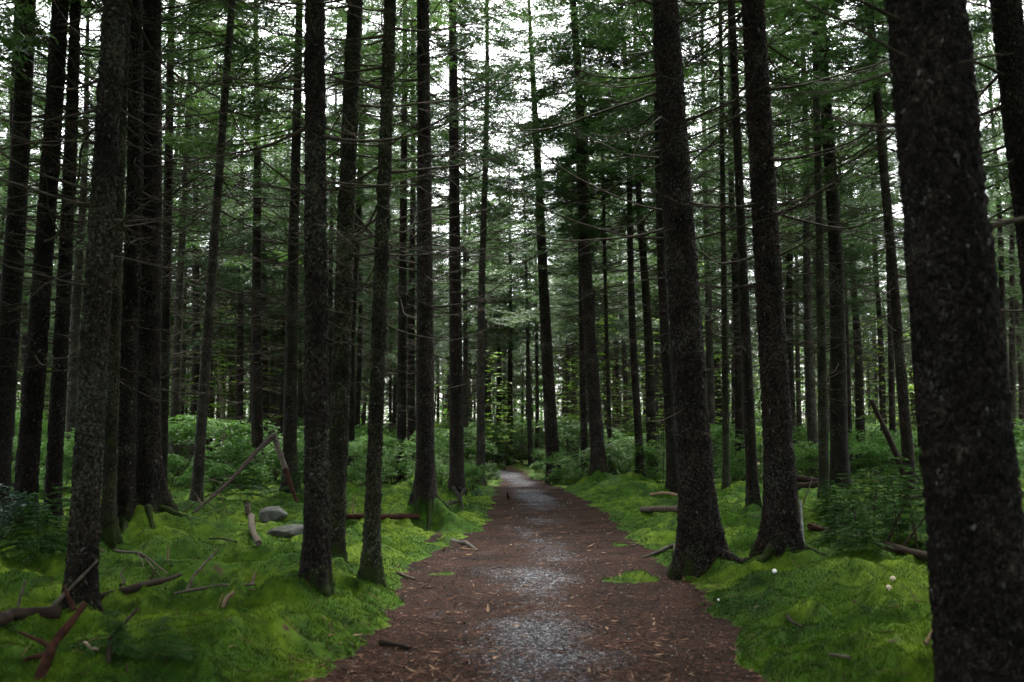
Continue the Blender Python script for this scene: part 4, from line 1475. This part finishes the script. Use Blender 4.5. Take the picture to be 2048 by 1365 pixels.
def rock(name, c, size, seed, label, rot=0.0):
    import bmesh
    bm = bmesh.new()
    bmesh.ops.create_icosphere(bm, subdivisions=4, radius=1.0)
    V = np.array([v.co[:] for v in bm.verts])
    g = np.random.default_rng(seed)
    for _ in range(16):                                   # flat faces cut off, as weathered stone has
        nrm = g.normal(0, 1, 3)
        nrm /= np.linalg.norm(nrm)
        dlim = g.uniform(.62, .9)
        over = np.clip(V @ nrm - dlim, 0, None)
        V = V - over[:, None] * nrm * .92
    V = V * (1 + .05 * fbm(V[:, 0] * 3 + seed, V[:, 1] * 3, V[:, 2] * 3, octs=4, seed=seed))[:, None]
    V = V * np.array(size)
    for v, co in zip(bm.verts, V):
        v.co = co
    me = bpy.data.meshes.new(name)
    bm.to_mesh(me)
    bm.free()
    me.materials.append(M_ROCK)
    for p_ in me.polygons:
        p_.use_smooth = True
    o = link(name, me)
    o.location = [float(q) for q in c]
    o.rotation_euler = (0.1, -0.08, rot)
    return tag(o, label, 'rock', 'rocks on the moss')


rock('rock', G(543, 1040, .04), (.24, .18, .17), 4, 'rounded grey rock under the peak of the snapped pole', .4)
rock('rock', G(580, 1074, .03), (.3, .13, .1), 9, 'long flat grey stone beside the pale footed lichened spruce', .35)


def root_part(tree_label, pts, r0, r1, mat, name='root', seed=0):
    o = roots_of[tree_label]
    base = np.array(o.location[:])
    mb = MB()
    rod(mb, [np.array(p) - base for p in pts], r0, r1, 9, 18, .06, seed)
    c = mb.build(name, mat, o)
    M = o.rotation_euler.to_matrix().transposed().to_4x4()
    c.matrix_local = M
    return c


T33 = trees[39]
big = T33['label']
bx_, by_ = T33['x'], T33['y']
root_part(big, [(bx_ - .2, by_, gz(bx_ - .2, by_) + .16), G(1350, 1098, .05), G(1318, 1108, .02), G(1275, 1117, -.02)], .06, .014, M_ROOT, seed=61)
root_part(big, [(bx_ + .12, by_ - .12, gz(bx_ + .12, by_ - .12) + .1), (bx_ + .36, by_ - .22, gz(bx_ + .36, by_ - .22) + .03), (bx_ + .62, by_ - .35, gz(bx_ + .62, by_ - .35) - .06)], .07, .03, BARK['scaly'], seed=62)
t19 = trees[21]
root_part(t19['label'], [G(905, 1080, -.03), G(930, 1092, .03), G(955, 1099, -.02)], .045, .02, M_ROOT, seed=64)
t20 = trees[22]
root_part(t20['label'], [(t20['x'] + .08, t20['y'] - .1, gz(t20['x'], t20['y']) + .12), G(922, 1005, .02), G(930, 1022, -.06)], .04, .02, BARK['dark'], seed=65)
root_part(t20['label'], [(t20['x'] - .08, t20['y'] - .1, gz(t20['x'], t20['y']) + .12), G(895, 1005, .02), G(880, 1018, -.05)], .05, .025, BARK['dark'], seed=66)
T38 = trees[44]
x_, y_ = T38['x'], T38['y']
rs_ = T38['r']
root_part(T38['label'], [at_depth(1600, 1000, y_ - .06), at_depth(1606, 1070, y_ - .1), at_depth(1614, 1120, y_ - .15), at_depth(1618, 1158, y_ - .25)], .012, .03, M_RESIN, 'resin_streak', 67)


for i, t in enumerate(trees):
    if t['y'] > 18.5 or i in (39,) or t['r'] < 0.11:
        continue
    g = np.random.default_rng(500 + i)
    a0 = g.uniform(0, 6.28)
    for k in range(int(g.integers(3, 6))):
        a = a0 + k * 1.5 + g.uniform(-.4, .4)
        pts = []
        for f, up in ((0.5, .16), (1.0, .07), (1.8, .01), (2.7, -.03), (3.6, -.1)):
            q = t['r'] * f + (f > 1) * .05 * f
            a += g.uniform(-.12, .12)
            px_, py_ = t['x'] + q * math.cos(a), t['y'] + q * math.sin(a)
            pts.append((px_, py_, gz(px_, py_) + up * (.5 + t['r'] * 3)))
        root_part(t['label'], pts, t['r'] * .42, t['r'] * .1, BARK['mossy'], seed=700 + i * 7 + k)


def mushroom(px, py, s, mat, label, round_=False):
    a = G(px, py)
    o = thing('mushroom', a, label, 'mushroom')
    mb = MB()
    mb.add(*tubes(np.array([[0, 0, -.02], [0, 0, s * .9], [0, 0, s]]), np.array([.2, .16, .15]) * s, 8))
    mb.build('stem', mat, o)
    mb = MB()
    t = np.linspace(0, np.pi * (.55 if not round_ else .95), 8)
    P = np.stack([np.zeros(8), np.zeros(8), s * (.55 + .6 * np.cos(t)) if not round_ else s * (.6 + .6 * np.cos(t))], -1)
    V, q = tubes(P, np.maximum(np.sin(t), .02) * s * .62, 12)
    mb.add(V, q)
    mb.build('cap', mat, o)


mushroom(1549, 1148, .032, M_WHITE, 'white puffball on moss before the resin streaked spruce', True)
mushroom(1786, 1168, .035, M_MUSH, 'cream mushroom on right moss, upper of two')
mushroom(1778, 1186, .035, M_MUSH, 'cream mushroom on right moss, lower of two')
mushroom(1437, 1187 + 18, .018, M_WHITE, 'tiny white mushroom at the right edge of the path')

# ----------------------------------------------------------------------------- moss shoots, gravel, litter
def fan(n, r0, r1, half, g, power=1.0):
    """points spread evenly over the view rather than over the ground"""
    u = g.uniform(0, 1, n)
    r = (r0 ** -power + u * (r1 ** -power - r0 ** -power)) ** (-1 / power)
    a = g.uniform(-half, half, n)
    return r * np.sin(a), r * np.cos(a), r


g = np.random.default_rng(21)
x, y, r = fan(620000, 4.6, 26.0, math.radians(31), g, 0.9)
zz = ground_z(x, y)
ok = (zz > path_z(x, y) + 0.012) & (fbm(x * 3.1, y * 3.1, octs=4, seed=91) < 0.36)
x, y, r, zz = x[ok], y[ok], r[ok], zz[ok]
n_ = len(x)
k = 0.75 + r / 14
ht = g.uniform(.006, .017, n_) * k
wd = g.uniform(.0018, .0042, n_) * k
az = g.uniform(0, 6.28, n_)
lx, ly = g.normal(0, .35, n_) * ht, g.normal(0, .35, n_) * ht
V = np.stack([np.stack([x - wd * np.cos(az), y - wd * np.sin(az), zz - .004], -1), np.stack([x + wd * np.cos(az), y + wd * np.sin(az), zz - .004], -1), np.stack([x + lx, y + ly, zz + ht], -1)], 1)
b = MB()
b.add(V.reshape(-1, 3), np.arange(n_ * 3).reshape(-1, 3), 0, np.repeat(g.uniform(0, 1, n_), 3))
tag(b.build('moss', M_MOSS, smooth=False), 'deep green moss carpet on both sides of the path', 'moss', kind='stuff')

x, y, r = fan(95000, 4.6, 30.0, math.radians(31), g, 1.0)
gm = gravel_mask(x, y) + g.uniform(-.3, .3, len(x))
ok = (path_edge(x, y) < 0.02) & ((gm > .5) | (g.uniform(0, 1, len(x)) < .07))
x, y, r = x[ok], y[ok], r[ok]
n_ = len(x)
sz = g.uniform(.003, .0095, n_) * (0.8 + r / 20)
OV = np.array([[1, 0, 0], [-1, 0, 0], [0, 1, 0], [0, -1, 0], [0, 0, 1], [0, 0, -1]], dtype=float)
OF = np.array([[0, 2, 4], [2, 1, 4], [1, 3, 4], [3, 0, 4], [2, 0, 5], [1, 2, 5], [3, 1, 5], [0, 3, 5]])
V = OV[None] * (sz[:, None] * g.uniform(.6, 1.2, (n_, 6)))[:, :, None] * np.array([1, 1, .75])
ca, sa = np.cos(g.uniform(0, 6.28, n_))[:, None], np.sin(g.uniform(0, 6.28, n_))[:, None]
V = np.stack([V[..., 0] * ca - V[..., 1] * sa, V[..., 0] * sa + V[..., 1] * ca, V[..., 2]], -1) + np.stack([x, y, path_z(x, y) + sz * .35], -1)[:, None]
b = MB()
b.add(V.reshape(-1, 3), (np.arange(n_)[:, None, None] * 6 + OF[None]).reshape(-1, 3), 0, np.repeat(g.uniform(0, 1, n_), 6))
tag(b.build('gravel', M_STONE, smooth=False), 'pale grey gravel worn bare along the middle of the path', 'gravel', kind='stuff')

x, y, r = fan(120000, 4.6, 26.0, math.radians(31), g, 0.9)
e = path_edge(x, y)
ok = (e < 0.06 + g.exponential(.16, len(x)) * (g.uniform(0, 1, len(x)) < .5)) & (gravel_mask(x, y) + g.uniform(-.3, .3, len(x)) < .6)
x, y, r = x[ok], y[ok], r[ok]
n_ = len(x)
zz = np.maximum(path_z(x, y), ground_z(x, y)) + g.uniform(.001, .008, n_)
ln = g.uniform(.006, .02, n_) * (0.8 + r / 16)
chip = g.uniform(0, 1, n_) < .04
ln = np.where(chip, ln * 2.2, ln)
w = ln * g.uniform(.1, .3, n_)
az = g.uniform(0, 6.28, n_)
dx, dy = np.cos(az) * ln, np.sin(az) * ln
wx, wy = -np.sin(az) * w, np.cos(az) * w
t1 = g.normal(0, .3, n_) * ln
V = np.stack([np.stack([x - dx, y - dy, zz - t1 * .3], -1), np.stack([x + wx, y + wy, zz + w * .3], -1), np.stack([x + dx, y + dy, zz + np.abs(t1)], -1), np.stack([x - wx, y - wy, zz], -1)], 1)
b = MB()
b.add(V.reshape(-1, 3), np.arange(n_ * 4).reshape(-1, 4), 0, np.repeat(np.where(chip, g.uniform(.7, 1, n_), g.uniform(0, .85, n_)), 4))
tag(b.build('needle_litter', M_LITTER, smooth=False), 'reddish brown needle litter strewn over the path', 'litter', kind='stuff')

x, y, r = fan(1000, 4.8, 24.0, math.radians(31), g, 1.0)
n_ = len(x)
ln = g.uniform(.02, .11, n_)
az = g.uniform(0, 6.28, n_)
v = np.linspace(-1, 1, 5)
P = np.zeros((n_, 5, 3))
P[..., 0] = x[:, None] + np.cos(az)[:, None] * ln[:, None] * v - np.sin(az)[:, None] * ln[:, None] * .2 * g.normal(0, 1, n_)[:, None] * v ** 2
P[..., 1] = y[:, None] + np.sin(az)[:, None] * ln[:, None] * v + np.cos(az)[:, None] * ln[:, None] * .2 * g.normal(0, 1, n_)[:, None] * v ** 2
P[..., 2] = np.maximum(ground_z(P[..., 0].ravel(), P[..., 1].ravel()), path_z(P[..., 0].ravel(), P[..., 1].ravel())).reshape(n_, 5) + .008 + g.uniform(-.01, .03, n_)[:, None] * v
V, q = tubes(P, (g.uniform(.001, .003, n_)[:, None] * (1.1 - .4 * v)), 4)
b = MB()
b.add(V, q, 0, np.repeat(g.uniform(0.1, 1, n_), 20))
tag(b.build('fallen_twigs', M_LITTER), 'small dead twigs scattered over moss and path', 'twigs', kind='stuff')
